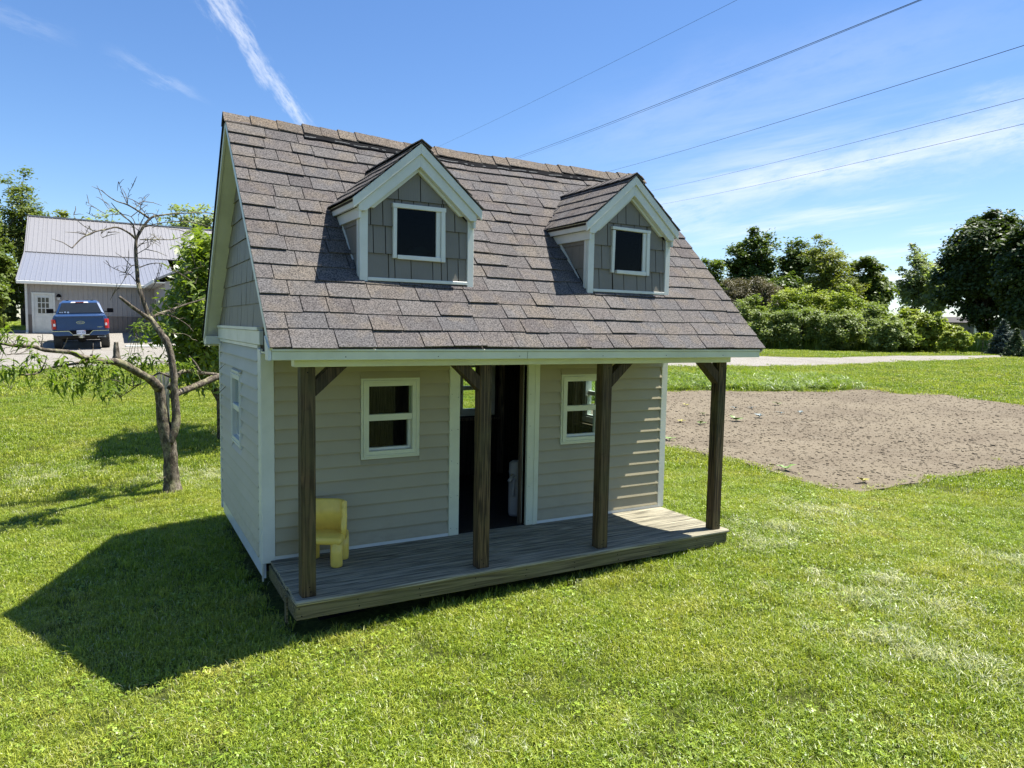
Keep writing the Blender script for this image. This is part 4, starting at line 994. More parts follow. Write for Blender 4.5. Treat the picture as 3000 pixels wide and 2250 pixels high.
u = 0.; d0, d1 = uof(95), uof(164)
zw = ZE-.12
wz = zpx(300, 925)
while u < UW-.05:
    w = min(.9, UW-u)
    if u+w > d0 and u < d1+.0:
        # leave the door bay to narrower sheets
        if u < d0-.08: ribpanel('wall_panel', (u, 0, wz), (1, 0, 0), (0, 0, 1), d0-u, zw-wz, WALLM, bn, (0, -1, 0), 1); ribpanel('wainscot_panel', (u, 0, 0), (1, 0, 0), (0, 0, 1), d0-u, wz-.02, WAINM, bn, (0, -1, 0), 1)
        if u < d1: ribpanel('wall_panel', (max(u, d0), 0, zpx(130, 857)), (1, 0, 0), (0, 0, 1), d1-max(u, d0), zw-zpx(130, 857), WALLM, bn, (0, -1, 0), 4)
        if u+w < d1: pass
        u = max(u+w, d1) if u+w < d1 else d1; continue
    ribpanel('wall_panel', (u, 0, wz), (1, 0, 0), (0, 0, 1), w-.004, zw-wz, WALLM, bn, (0, -1, 0)); ribpanel('wainscot_panel', (u, 0, .03), (1, 0, 0), (0, 0, 1), w-.004, wz-.05, WAINM, bn, (0, -1, 0)); u += w
MB().box(d1, UW, -.03, -.002, wz-.02, wz+.015).build('wainscot_trim', WALLM, bn)
mb = MB(); mb.box(-.02, 16, .05, .3, -.15, zw); mb.prism([(0., .3, -.1), (0, VR*2-.3, -.1), (0, VR*2, ZE), (0, VR, ZRG-.2), (0, VB, ZBK-.15), (0, .3, zw)], (.1, 0, 0)); mb.build('frame_wall', WALLM, bn, fix=True)
MB().box(-.15, UW, -.12, .05, -.2, .03).build('slab', flat('concrete', (.3, .28, .26), .8), bn)
L14 = UW+9.
def roofrow(u0, u1, va, za_, vb, zb_, mat):
    u = u0; d = Vector((0, vb-va, zb_-za_)); n = Vector((0, -(zb_-za_), vb-va)).normalized()
    while u < u1: w = min(.9, u1-u); ribpanel('roof_panel', (u, va, za_), (1, 0, 0), d, w-.003, d.length, mat, bn, n, max(1, round(w/.225)), .022); u += w
roofrow(-.4, UW+1.2, -.45, ZE, VB, ZBK, ROOFM2); roofrow(-.4+.02, L14, VB-.03, ZBK+.03, VR, ZRG, ROOFM)
MB().prism([(-.4, VR, ZRG), (-.4, VR*2-VB, ZBK), (-.4, VR*2+.4, ZE), (-.4, VR*2+.4, ZE-.1), (-.4, VR, ZRG-.12)], (L14+.4, 0, 0)).build('roof_panel', ROOFM, bn, fix=True)
MB().box(-.42, L14, VR-.15, VR+.15, ZRG-.04, ZRG+.035).build('ridge_trim', ROOFM, bn); MB().box(-.4, UW+3, VB-.06, VB-.02, ZBK-.01, ZBK+.04).build('break_trim', WAINM, bn)
for va, za_, vb, zb_ in ((-.45, ZE, VB, ZBK), (VB, ZBK, VR, ZRG)): MB().beam((-.42, va, za_-.05), (-.42, vb, zb_-.05), .05, .16).build('rake_trim', ROOFM, bn)
MB().box(-.42, UW-.30, -.55, -.44, ZE-.17, ZE-.01).build('gutter', WHITE, bn, bevel=.02); MB().box(-.4, UW, -.44, .0, ZE-.15, ZE-.12).build('soffit', WHITE, bn)
MB().box(-.10, -.0, -.1, .0, .05, ZE-.15).build('downspout', WHITE, bn); MB().prism([(-.10, -.0, .05), (-.10, -.35, -.02), (-.10, -.35, .06), (-.10, -.1, .16), (-.10, 0, .16)], (.1, 0, 0)).build('downspout_foot', WHITE, bn, fix=True)
dz1 = zpx(130, 857); dw = d1-d0
mb = MB(); mb.box(d0, d0+.11, -.05, .02, .02, dz1); mb.box(d1-.11, d1, -.05, .02, .02, dz1); mb.box(d0+.11, d1-.11, -.05, .02, dz1-.11, dz1); mb.build('door_frame', WHITE, bn, bevel=.008)
dr = MB().box(d0+.115, d1-.115, -.012, .03, .05, dz1-.115).build('door', WHITE, bn)
g0, g1, gz0, gz1 = uof(112), uof(147), zpx(130, 919), zpx(130, 871)
PANE = flat('dark_door_glass', (.015, .018, .02), .08, .6); W3 = (g1-g0)/3; H3 = (gz1-gz0)/3
for i in range(3):
    for j in range(3): MB().box(g0+i*W3+.02, g0+(i+1)*W3-.02, -.020, -.013, gz0+j*H3+.02, gz0+(j+1)*H3-.02).build('pane', PANE, dr)
mb = MB(); mb.box(g0-.04, g0+.018, -.03, -.0125, gz0-.04, gz1+.04); mb.box(g1-.018, g1+.04, -.03, -.0125, gz0-.04, gz1+.04)
for j in range(4): mb.box(g0+.0185, g1-.0185, -.029, -.0125, gz0+j*H3-.018, gz0+j*H3+.018)
for i in (1, 2): mb.box(g0+i*W3-.016, g0+i*W3+.016, -.0275, -.0125, gz0+.018, gz1-.018)
mb.build('muntins', WHITE, dr)
for a, b in ((d0+.2, (d0+d1)/2-.06), ((d0+d1)/2+.06, d1-.2)): MB().box(a, b, -.02, -.0125, .22, gz0-.2).build('door_panel', WHITE, dr, bevel=.004)
lu, lz = uof(175.5), zpx(175, 874)
lp = MB().lathe([(.03, lz+.05), (.11, lz+.06), (.10, lz+.16), (.03, lz+.22)], 10, (lu, -.16, 0)).build('wall_lamp', BLACK, bn); MB().lathe([(.065, lz-.09), (.075, lz+.045)], 8, (lu, -.16, 0)).build('lamp_glass', flat('lamp_glass', (.5, .5, .48), .2, .5), lp); MB().box(lu-.05, lu+.05, -.05, -.0, lz-.05, lz+.12).build('lamp_bracket', BLACK, lp)
# wing that comes forward on the right
mb = MB(); mb.box(UW+.002, UW+.25, -7., .05, -.1, zw+.05); mb.box(UW+.25, UW+8, -7., -6.8, -.1, zw+.05); mb.build('wing_wall', WALLM, bn)
MB().prism([(UW-.45, -7.3, ZE), (UW+4.2, -7.3, ZE+2.3), (UW+8.8, -7.3, ZE), (UW+8.8, -7.3, ZE-.1), (UW+4.2, -7.3, ZE+2.2), (UW-.45, -7.3, ZE-.1)], (0, 7.6+VB, 0)).build('wing_roof', ROOFM, bn, fix=True)
MB().box(UW-.53, UW-.455, -7.3, -.42, ZE-.20, ZE-.02).build('gutter', WHITE, bn, bevel=.02); MB().box(UW-.455, UW+.0, -7.3, -.44, ZE-.17, ZE-.13).build('soffit', WHITE, bn)
MB().box(UW-.02, UW+.0015, -2.2, -1.3, .95, 1.95).build('wing_window', WHITE, bn); MB().box(UW-.028, UW-.021, -2.1, -1.4, 1.05, 1.85).build('wing_pane', PANE, bn)
p = gpt(462, 1017); t = thing('pvc_trough', 'white length of gutter lying on the shaded gravel', 'gutter', (p.x, p.y, p.z+.02), R(20), local=True); MB().box(-1.3, 1.3, -.06, .06, 0, .07).build('channel', WHITE, t, bevel=.01)
p = gpt(132, 1004); t = thing('timber_length', 'thin dark timber lying on the gravel left of the truck', 'timber', (p.x, p.y, p.z+.01), R(-3), local=True); MB().box(-.45, .45, -.04, .04, 0, .06).build('board', DECKW, t)

# ------------------------------------------------------------------ pickup truck
def m_paint():
    t = NT('blue_truck_paint'); v = t.coord('Object'); f = t.noise(v, 400, 2)
    c = t.mix(t.mr(f, .4, .6), (.012, .045, .125), (.018, .058, .16)); return t.pbr(c, .38, .4, None, .1, .35)
PAINT = m_paint(); CHR = flat('chrome', (.62, .63, .65), .18, .5, metal=.9, var=.02); RED = flat('red_lens', (.42, .012, .014), .15, .6); CLR = flat('clear_lens', (.7, .68, .68), .15, .6); TIRE = flat('tyre_rubber', (.055, .052, .048), .8, .2, ns=20, bump=.4)
TGL = flat('tinted_glass', (.020, .024, .026), .06, .7); UND = flat('underbody', (.03, .028, .026), .7, .2)
pt = gpt(243, 1020)
TY = R(1.2)
tk = thing('pickup_truck', 'blue four-door pickup truck parked tail towards the viewer on the gravel', 'truck', (pt.x, pt.y, pt.z), TY, local=True)
tk.rotation_euler = (R(2.0), R(-2.6), TY)
def TL(y): return y-1.15      # y measured from the tail; origin on the ground under the rear axle
def loft(mb, secs, m=0):
    b = len(mb.v); n = len(secs[0])
    for s_ in secs: mb.v += [tuple(p) for p in s_]
    for i in range(len(secs)-1):
        for j in range(n): mb.f.append((b+i*n+j, b+(i+1)*n+j, b+(i+1)*n+(j+1) % n, b+i*n+(j+1) % n)); mb.mi.append(m)
    mb.f.append(tuple(b+j for j in range(n))); mb.mi.append(m); mb.f.append(tuple(b+(len(secs)-1)*n+j for j in range(n))[::-1]); mb.mi.append(m)
def sec(y, k=1., dz=0.):
    half = [(.86, .62), (.965, .68), (1.005, .86), (1.015, 1.02), (.99, 1.16), (.955, 1.30), (.90, 1.405), (.86, 1.415)]
    return [(-x*k, TL(y), z+dz) for x, z in half] + [(x*k, TL(y), z+dz) for x, z in half[::-1]]
mb = MB(); loft(mb, [sec(.10, .985), sec(.30), sec(2.1), sec(4.4), sec(4.6, 1., -.06), sec(5.6, .98, -.10), sec(5.85, .90, -.2)]); mb.build('body', PAINT, tk, True, fix=True, bevel=.012, segs=2)
def csec(y, z0, z1, w0, w1): return [(-w0, TL(y), z0), (-w1, TL(y), z1-.07), (-w1+.10, TL(y), z1), (w1-.10, TL(y), z1), (w1, TL(y), z1-.07), (w0, TL(y), z0)]
mb = MB(); loft(mb, [csec(1.98, 1.40, 1.50, .90, .88), csec(2.22, 1.40, 1.90, .90, .745), csec(2.6, 1.40, 1.965, .91, .735), csec(3.9, 1.40, 1.965, .91, .735), csec(4.9, 1.33, 1.42, .90, .86)]); cab = mb.build('cab', PAINT, tk, False, fix=True)
MB().prism([(-.80, TL(1.957), 1.452), (.80, TL(1.957), 1.452), (.66, TL(2.180), 1.845), (.60, TL(2.193), 1.868), (-.60, TL(2.193), 1.868), (-.66, TL(2.180), 1.845)], (0, -.016, .008)).build('rear_window', TGL, tk, fix=True)
MB().prism([(-.33, TL(2.205), 1.885), (.33, TL(2.205), 1.885), (.30, TL(2.235), 1.925), (-.30, TL(2.235), 1.925)], (0, -.03, .0)).build('brake_light_housing', CLR, tk, fix=True); MB().box(-.15, .15, TL(2.160), TL(2.174), 1.886, 1.922).build('brake_light', RED, tk)
for sx, z in ((-.46, 1.968), (.46, 1.968)): MB().box(sx-.05, sx+.05, TL(2.7), TL(2.9), z, z+.025).build('roof_pod', BLACK, tk)
# tailgate with a raised lip, a swage and a lower step
MB().box(-.835, .835, TL(.035), TL(.12), .80, 1.385).build('tailgate', PAINT, tk, bevel=.02, segs=2)
MB().prism([(-.83, TL(.0), 1.335), (-.83, TL(.03), 1.33), (-.83, TL(.10), 1.40), (-.83, TL(.02), 1.405), (-.83, TL(-.012), 1.385)], (1.66, 0, 0)).build('tailgate_lip', PAINT, tk, fix=True, bevel=.006)
MB().prism([(-.50, TL(.034), 1.04), (.55, TL(.034), 1.10), (.55, TL(.034), 1.125), (-.50, TL(.034), 1.065)], (0, -.004, 0)).build('crease', PAINT, tk, fix=True)
mb = MB(); mb.prism([(-.82, TL(.034), .81), (.82, TL(.034), .81), (.82, TL(.034), .90), (.42, TL(.034), .88), (.36, TL(.034), .855), (-.36, TL(.034), .855), (-.42, TL(.034), .88), (-.82, TL(.034), .90)], (0, -.012, 0)); mb.build('tailgate_step', PAINT, tk, fix=True, bevel=.004)
for s_ in (-1, 1):
    mb = MB(); loft(mb, [[(s_*.845, TL(.028), z), (s_*.955, TL(.045), z), (s_*1.01, TL(.16), z), (s_*.99, TL(.30), z), (s_*.85, TL(.12), z)] for z in (.86, .9, 1.2, 1.245)]); tl = mb.build('taillight', RED, tk, fix=True, bevel=.01)
    mb = MB(); mb.box(s_*.862, s_*.935, TL(.018), TL(.034), .985, 1.09); mb.build('reversing_lens', CLR, tl, bevel=.004); MB().box(s_*.862, s_*.90, TL(.016), TL(.030), 1.105, 1.22).build('red_bar', flat('bright_red_lens', (.62, .05, .04), .2, .6), tl)
    # bumper half, stepping down to the plate recess
    q = [(s_*.985, .79), (s_*.42, .79), (s_*.30, .655), (s_*.30, .60), (s_*.88, .60), (s_*.985, .66)]; MB().prism([(x, TL(-.09), z) for x, z in q], (0, .22, 0)).build('bumper', PAINT, tk, bevel=.018, segs=2, fix=True)
    q = [(s_*.985, .80), (s_*.985, .775), (s_*.42, .775), (s_*.30, .65), (s_*.29, .66), (s_*.412, .80)]; MB().prism([(x, TL(-.105), z) for x, z in q], (0, .05, 0)).build('bumper_edge', CHR, tk, fix=True)
MB().box(-.42, .42, TL(-.02), TL(.1), .58, .79).build('bumper_recess', BLACK, tk); MB().box(-.29, .29, TL(-.115), TL(-.03), .605, .645).build('bumper_step', CHR, tk, bevel=.008)
def text(s, size, loc, rot, mat, par, depth=.003, name='lettering', shear=0.):
    cu = bpy.data.curves.new(name, 'FONT'); cu.body = s; cu.size = size; cu.extrude = depth; cu.align_x = 'CENTER'; cu.align_y = 'CENTER'; cu.shear = shear
    o = bpy.data.objects.new(name, cu); COL.objects.link(o); dg = bpy.context.evaluated_depsgraph_get(); me = bpy.data.meshes.new_from_object(o.evaluated_get(dg)); bpy.data.objects.remove(o)
    me.transform(Matrix.Translation(Vector(loc)) @ Matrix.Rotation(rot[2], 4, 'Z') @ Matrix.Rotation(rot[0], 4, 'X')); c = Vector(loc); me.transform(Matrix.Translation(-c)); me.materials.clear()
    return link(name, me, mat, par, c)
PL = MB().box(-.155, .155, TL(-.128), TL(-.122), .66, .815).build('licence_plate', flat('plate_white', (.60, .63, .70), .35, .4), tk)
text('EVV 306', .082, (0, TL(-.1285), .735), (PI/2, 0, 0), flat('plate_blue', (.03, .05, .14), .4), PL); MB().box(.115, .145, TL(-.1305), TL(-.1285), .775, .805).build('sticker', RED, PL)
em = MB().lathe([(.0, .022), (.0, .0)], 4).v and MB()
N = 32; ov = lambda a, b, y: [(a*math.cos(2*PI*i/N), y, 1.12+b*math.sin(2*PI*i/N)) for i in range(N)]
MB().prism(ov(.145, .060, TL(.034)), (0, -.018, 0)).build('emblem', CHR, tk, fix=True); MB().prism(ov(.122, .046, TL(.0155)), (0, -.003, 0)).build('emblem_field', flat('emblem_blue', (.02, .05, .16), .3, .5), tk, fix=True)
text('Ford', .085, (0, TL(.0115), 1.118), (PI/2, 0, 0), CHR, tk, shear=.35)
MB().box(.58, .76, TL(.018), TL(.022), .915, .935).build('badge', CHR, tk)
for k, (x, w, z) in enumerate(((-.73, .05, 1.475), (-.655, .05, 1.472), (-.55, .07, 1.485), (-.44, .08, 1.473))): MB().lathe([(w*.5, TL(1.945)), (w*.5, TL(1.938))], 7, (x, 0, z+.01), 'Y').build('window_sticker', CLR, tk)
for s_ in (-1, 1):
    MB().box(s_*.93, s_*1.08, TL(4.15), TL(4.21), 1.43, 1.47).build('mirror_arm', BLACK, tk); MB().box(s_*1.04, s_*1.30, TL(4.10), TL(4.24), 1.40, 1.60).build('mirror', BLACK, tk, bevel=.03, segs=3)
    for yy in (1.15, 4.85):
        prof = [(.20, -.02), (.36, -.02), (.395, .01), (.405, .05), (.405, .23), (.395, .27), (.36, .30), (.20, .30)]; w_ = MB().lathe(prof, 32, (s_*.84-.14, TL(yy), .405), 'X').build('wheel', TIRE, tk)
        mb = MB()
        for i in range(26):
            a = 2*PI*i/26
            for j, xx in enumerate((.03, .14, .25)):
                aa = a+(j % 2)*.12; c_, s2 = math.cos(aa), math.sin(aa); c3 = (s_*.84-.14+xx, TL(yy)+c_*.408, .405+s2*.408); mb.beam((c3[0]-.035, c3[1], c3[2]), (c3[0]+.035, c3[1], c3[2]), .055, .018, (0, c_, s2))
        mb.build('tread', TIRE, w_)['kind'] = 'stuff'; MB().lathe([(.0, .0), (.19, .0), (.2, .04), (.2, .26), (.05, .27)], 18, (s_*.84-.14, TL(yy), .405), 'X').build('rim', CHR, w_)
mb = MB(); mb.box(-.8, .8, TL(.5), TL(5.4), .45, .63); mb.tube([(-.75, TL(1.15), .405), (.75, TL(1.15), .405)], .05, 8); mb.lathe([(.05, TL(.98)), (.17, TL(1.06)), (.17, TL(1.22)), (.05, TL(1.3))], 12, (.0, 0, .42), 'Y'); mb.build('chassis', UND, tk)
mb = MB(); mb.box(-.05, .05, TL(-.06), TL(.3), .50, .60); mb.box(-.04, .04, TL(-.26), TL(-.06), .53, .57); mb.lathe([(.012, .57), (.02, .60), (.03, .62), (.02, .645)], 10, (0, TL(-.23), 0)); mb.tube([(-.10, TL(-.08), .54), (.10, TL(-.08), .54)], .015, 6); mb.build('tow_hitch', CHR, tk)
MB().tube([(.55, TL(.9), .50), (.60, TL(.35), .51), (.84, TL(.12), .53)], .045, 10).build('exhaust_pipe', CHR, tk)

# ------------------------------------------------------------------ power lines
for i, (a, b, da, db, r_, lb) in enumerate([((2159, 0), (1268, 437), 60, 150, .013, 'faintest and highest black power line crossing the sky'), ((2693, 0), (1492, 468), 42, 120, .019, 'thick upper power line of the twisted pair above the ridge'), ((2693, 3), (1520, 463), 42.3, 118, .014, 'thin lower power line of the pair meeting the thick one at the frame top'),
        ((3000, 133), (1777, 504), 45, 115, .017, 'power line passing just above the right dormer'), ((3000, 288), (1919, 557), 48, 120, .013, 'thin power line second from the bottom of the five spans'), ((3000, 363), (1946, 597), 50, 125, .013, 'lowest power line, crossing the streak of cirrus')]):
    A_, B_ = at(*a, da), at(*b, db); d = B_-A_; A2 = A_-d*.45; B2 = B_+d*.6; pts = []
    for k in range(41):
        u = k/40; p = A2+(B2-A2)*u; sg = 4*u*(1-u)*.9; uA, uB = .45/2.05, 1.45/2.05; lin = .9*(4*uA*(1-uA)*(uB-u)/(uB-uA)+4*uB*(1-uB)*(u-uA)/(uB-uA)); pts.append((p[0], p[1], p[2]-sg+lin))
    o = MB().tube(pts, r_, 5).build('power_line', WIRE); setp(o, lb, 'power line', 'power lines overhead')

# ------------------------------------------------------------------ foliage generators
def leaf_cloud(name, P, size, seed, mat, parent, asp=.55, up=.45, outc=None, kind=None):
    rg = np.random.RandomState(seed); n = len(P); s = size*(.6+.8*rg.rand(n, 1)); nr = rg.randn(n, 3); nr /= np.linalg.norm(nr, axis=1, keepdims=True); nr[:, 2] = np.abs(nr[:, 2])*.7; nr += np.array([0, 0, up])
    if outc is not None: o_ = P-outc; o_ /= (np.linalg.norm(o_, axis=1, keepdims=True)+1e-6); nr += .55*o_
    nr /= np.linalg.norm(nr, axis=1, keepdims=True); a = rg.randn(n, 3); a -= nr*(a*nr).sum(1, keepdims=True); a /= np.linalg.norm(a, axis=1, keepdims=True); b = np.cross(nr, a)
    V = np.stack([P-a*s*.5, P+b*s*.5*asp-a*s*.08, P+a*s*.5-nr*s*.12, P-b*s*.5*asp-a*s*.08], 1).reshape(-1, 3)
    return quadmesh(name, V, 4, mat, parent, kind, smooth=False)
def clumps(rg, C, rad, n, lump, hollow, flat_=.0, seed=0):
    out = []
    while len(out) < n:
        d = rg.randn(3); d /= np.linalg.norm(d)
        if d[2] < -.55 and rg.rand() < .6: continue
        r = (hollow+(1-hollow)*rg.rand()**.6)*(1+lump*noise.noise(Vector((d[0]*1.9, d[1]*1.9, d[2]*1.9+seed))) + lump*.5*noise.noise(Vector((d[0]*4.5, d[1]*4.5, d[2]*4.5-seed)))); out.append(C+d*r*rad)
    return np.array(out)
def far_tree(name, label, px, pbase, ptop, hw, dist, mat, seed, cat='tree', group=None, nc=110, per=110, leaf=.26, cr=.16, lump=.35, hollow=.45, low=.18, trunk=.02, limbs=16, asp=.6, depth=1., lean=0., bark=None, up=.45):
    rg = np.random.RandomState(seed); b = at(px, 1000, dist); z0 = Hs(b[0], b[1]); tp = at(px, ptop, dist); h = tp[2]-z0; dep = float((np.array([b[0], b[1], CAM[2]])-CAM)@FW); w = hw*dep/FPX
    t = thing(name, label, cat, (float(b[0]), float(b[1]), z0-.05), 0, group)
    C = np.array([b[0]+lean*w, b[1], z0+h*(low+(1-low)/2)]); rad = np.array([w, w*depth, h*(1-low)/2]); cl = clumps(rg, C, rad/(1+lump*.35), nc, lump, hollow, seed=seed)
    pr = np.min(rad); cs = cr*(w+h*.5)/2
    P = (cl[:, None, :]+rg.randn(nc, per, 3)*np.array([1, 1, .62])*cs*(.45+.55*rg.rand(nc, 1, 1))).reshape(-1, 3); P = P[P[:, 2] > z0+.05]
    leaf_cloud('crown', P, leaf, seed+1, mat, t, asp, up, C)
    r0 = h*trunk; mb = MB(); top = C+np.array([0, 0, rad[2]*.55]); base = np.array([b[0], b[1], z0-.1]); pts = [base+(top-base)*u+np.array([math.sin(u*5+seed)*w*.05, math.cos(u*4+seed)*w*.05, 0])*(u > 0) for u in np.linspace(0, 1, 8)]; mb.tube(pts, [r0*(1.25 if i == 0 else 1-.11*i) for i in range(8)], 8, wob=.1)
    mb.build('trunk', bark or BARKF, t, True); mb = MB()
    for k in rg.choice(nc, min(limbs, nc), False):
        u = .22+.6*rg.rand(); a = base+(top-base)*u; c = cl[k]; m_ = (a+c)/2+np.array([0, 0, .08*h]); mb.tube([a, (a+m_)/2+np.array([0, 0, .02*h]), m_, c], [r0*.45, r0*.32, r0*.2, r0*.06], 5)
    if limbs: mb.build('limbs', bark or BARKF, t, True)
    return t
LM = {}
def leafmat(k, cols, **kw): LM[k] = m_leaf('foliage_'+k, cols, **kw); return LM[k]
leafmat('maple', [(.028, .054, .014), (.060, .092, .023), (.118, .155, .046)], nscale=.35, trans=.28)
leafmat('dark', [(.052, .092, .02), (.098, .145, .032), (.17, .22, .06)], nscale=.35, trans=.3)
leafmat('mid', [(.085, .13, .024), (.14, .19, .035), (.21, .255, .06)], nscale=.4, trans=.35)
leafmat('olive', [(.15, .185, .032), (.22, .25, .048), (.29, .31, .075)], nscale=.4, trans=.4)
leafmat('silver', [(.17, .21, .10), (.26, .31, .16), (.38, .42, .26)], nscale=.5, trans=.5)
leafmat('sumac', [(.19, .27, .04), (.31, .37, .06), (.44, .46, .10)], nscale=.5, trans=.4)
leafmat('sumac_dark', [(.14, .20, .055), (.23, .29, .085), (.34, .38, .14)], nscale=.5, trans=.4)
leafmat('brown', [(.10, .088, .045), (.145, .125, .065), (.19, .165, .095)], nscale=.6, trans=.2)
leafmat('spruce', [(.030, .055, .050), (.060, .095, .085), (.10, .14, .125)], nscale=1.2, trans=.15)
leafmat('fir', [(.030, .055, .020), (.055, .09, .03), (.08, .12, .04)], nscale=1.2, trans=.15)
leafmat('left', [(.085, .125, .025), (.15, .195, .04), (.23, .26, .09)], nscale=.45, trans=.42)
leafmat('peach', [(.11, .18, .022), (.17, .245, .032), (.25, .32, .055)], nscale=2.5, trans=.45, rough=.5, spec=.25)
leafmat('peachd', [(.10, .155, .022), (.185, .255, .036), (.33, .37, .06)], nscale=1.6, trans=.45, rough=.38, spec=.5)
GB = 'trees beyond the drive'
far_tree('maple_tree', 'huge dark green maple with a domed crown over the low grey house', 2875, 1000, 612, 132, 62, LM['maple'], 201, group=GB, nc=260, per=260, leaf=.27, cr=.10, lump=.28, low=.12, hollow=.55, limbs=26, depth=.8)
far_tree('maple_tree', 'dark maple cut by the frame edge, behind the two spruces', 3060, 1000, 596, 165, 58, LM['maple'], 202, group=GB, nc=230, per=240, leaf=.27, cr=.10, lump=.28, low=.06, hollow=.55, limbs=18, depth=.8)
far_tree('poplar_tree', 'pale thin-leaved tall tree standing in the gap left of the big maple', 2672, 1000, 716, 60, 78, LM['silver'], 203, group=GB, nc=130, per=62, leaf=.28, cr=.11, lump=.4, low=.02, hollow=.15, limbs=24, trunk=.012)
far_tree('poplar_tree', 'slender pale tree tucked against the left flank of the big maple', 2735, 1000, 750, 26, 76, LM['silver'], 213, group=GB, nc=50, per=55, leaf=.36, cr=.14, lump=.3, low=.1, hollow=.2, limbs=12)
far_tree('shade_tree', 'dark tree with a broken ragged top, tallest left of the thicket', 2195, 1000, 664, 82, 72, LM['dark'], 204, group=GB, nc=120, per=190, leaf=.29, cr=.11, lump=.5, low=.1, hollow=.35, limbs=20)
far_tree('shade_tree', 'second dark tree squeezed between the ragged tree and the yellow-green one', 2322, 1000, 672, 52, 74, LM['dark'], 205, group=GB, nc=80, per=190, leaf=.29, cr=.13, lump=.5, low=.1, hollow=.3)
far_tree('willow_tree', 'feathery yellow-green tree rising behind the middle of the thicket', 2408, 1000, 680, 66, 66, LM['olive'], 206, group=GB, nc=120, per=110, leaf=.30, cr=.12, lump=.45, low=.05, hollow=.25, limbs=26, asp=.35)
far_tree('willow_tree', 'lower olive shoulder of foliage right of the feathery tree', 2470, 1000, 780, 52, 63, LM['olive'], 214, group=GB, nc=70, per=110, leaf=.30, cr=.16, lump=.4, low=.1, hollow=.25, asp=.35)
far_tree('shade_tree', 'mid green tree whose crown slopes down right behind the thicket', 2538, 1000, 745, 66, 66, LM['mid'], 207, group=GB, nc=110, per=120, leaf=.32, cr=.13, lump=.4, low=.08, hollow=.35)
far_tree('shade_tree', 'small bright green tree just right of the playhouse roof edge', 2070, 1000, 735, 48, 70, LM['mid'], 208, group=GB, nc=60, per=110, leaf=.32, cr=.16, lump=.4, low=.1)
far_tree('shade_tree', 'dark tree low behind the brownish juniper', 2285, 1000, 800, 60, 68, LM['dark'], 215, group=GB, nc=70, per=120, leaf=.34, cr=.17, lump=.3, low=.0)
far_tree('juniper', 'rounded brownish juniper at the left end of the thicket', 2140, 1000, 798, 62, 57, LM['brown'], 209, 'shrub', nc=80, per=220, leaf=.16, cr=.15, lump=.25, low=0, hollow=.5, limbs=6, asp=.3)
far_tree('juniper', 'second brownish juniper, its dome just behind the yellow-green thicket', 2232, 1000, 800, 50, 58, LM['brown'], 210, 'shrub', nc=80, per=220, leaf=.16, cr=.15, lump=.25, low=0, hollow=.5, limbs=6, asp=.3)
GS = 'sumac bushes of the thicket'
for i, (px, top, hw, d, k, lb) in enumerate([(2195, 858, 66, 50, 'sumac_dark', 'pale green sumac bush at the left end of the thicket beside the roof edge'), (2300, 838, 78, 52, 'sumac', 'sumac bush on the left shoulder of the thicket'), (2378, 822, 84, 53, 'sumac', 'tallest yellow-green sumac bush crowning the thicket'), (2470, 842, 74, 52, 'sumac', 'yellow-green sumac bush just right of the tallest one'), (2560, 880, 72, 50, 'sumac_dark', 'dull green sumac bush in the middle of the thicket, lower than its neighbours'),
        (2350, 880, 95, 48, 'sumac_dark', 'greyer sumac bush at the front of the thicket, under the tallest'), (2245, 900, 75, 47.5, 'sumac_dark', 'low sumac bush at the front left of the thicket'), (2470, 898, 95, 48, 'sumac_dark', 'front sumac bush with brownish twigs showing near the ground'), (2655, 892, 66, 50, 'sumac', 'sumac bush with dark seed heads near the right end'), (2725, 912, 56, 50, 'sumac', 'yellow-green sumac bush in front of the low grey house'), (2800, 948, 52, 49, 'sumac', 'last low sumac bush at the right end of the thicket'), (2610, 925, 90, 47.5, 'sumac_dark', 'low front sumac bush right of the brownish twigs')]):
    far_tree('sumac_bush', lb, px, 1000, top, hw, d, LM[k], 300+i, 'bush', GS, nc=95, per=110, leaf=.17, cr=.13, lump=.35, low=-.1, hollow=.45, limbs=10, trunk=.015, asp=.45, up=.9, depth=.7)
far_tree('sumac_sapling', 'flat-topped sapling leaning alone between thicket and blue spruce', 2878, 1000, 973, 20, 49, LM['sumac'], 340, 'sapling', nc=16, per=50, leaf=.18, cr=.12, low=.62, limbs=6, lean=.2)
def conifer(name, label, px, top, hw, d, mat, seed):
    rg = np.random.RandomState(seed); b = at(px, 1000, d); z0 = Hs(b[0], b[1]); h = at(px, top, d)[2]-z0; w = hw*d*.86/FPX; t = thing(name, label, 'spruce', (float(b[0]), float(b[1]), z0-.05)); P = []
    for k in range(26):
        u = k/26; z = z0+.1+h*.97*u; rr = w*(1-u)**.85
        for j in range(max(4, int(13*(1-u)+3))):
            a = rg.rand()*6.28; L = rr*(.75+.4*rg.rand()); n = int(16+50*(1-u)); s = rg.rand(n); P.append(np.c_[b[0]+np.cos(a)*L*s, b[1]+np.sin(a)*L*s, z+.10*h/6*L*s-.25*L*s*s*.4+0*s]+rg.randn(n, 3)*np.array([.05, .05, .035])*(.6+L*.5))
    P = np.concatenate(P); leaf_cloud('crown', P, .14, seed, mat, t, .28, .3, np.array([b[0], b[1], z0+h*.3])); MB().tube([(b[0], b[1], z0-.1), (b[0], b[1], z0+h*.97)], [h*.02, .01], 6).build('trunk', BARKF, t)
conifer('spruce_tree', 'young blue spruce with a pointed silvery top', 2937, 935, 42, 50, LM['spruce'], 401); conifer('spruce_tree', 'smaller green spruce in front of the blue one', 2978, 965, 32, 47, LM['fir'], 402)
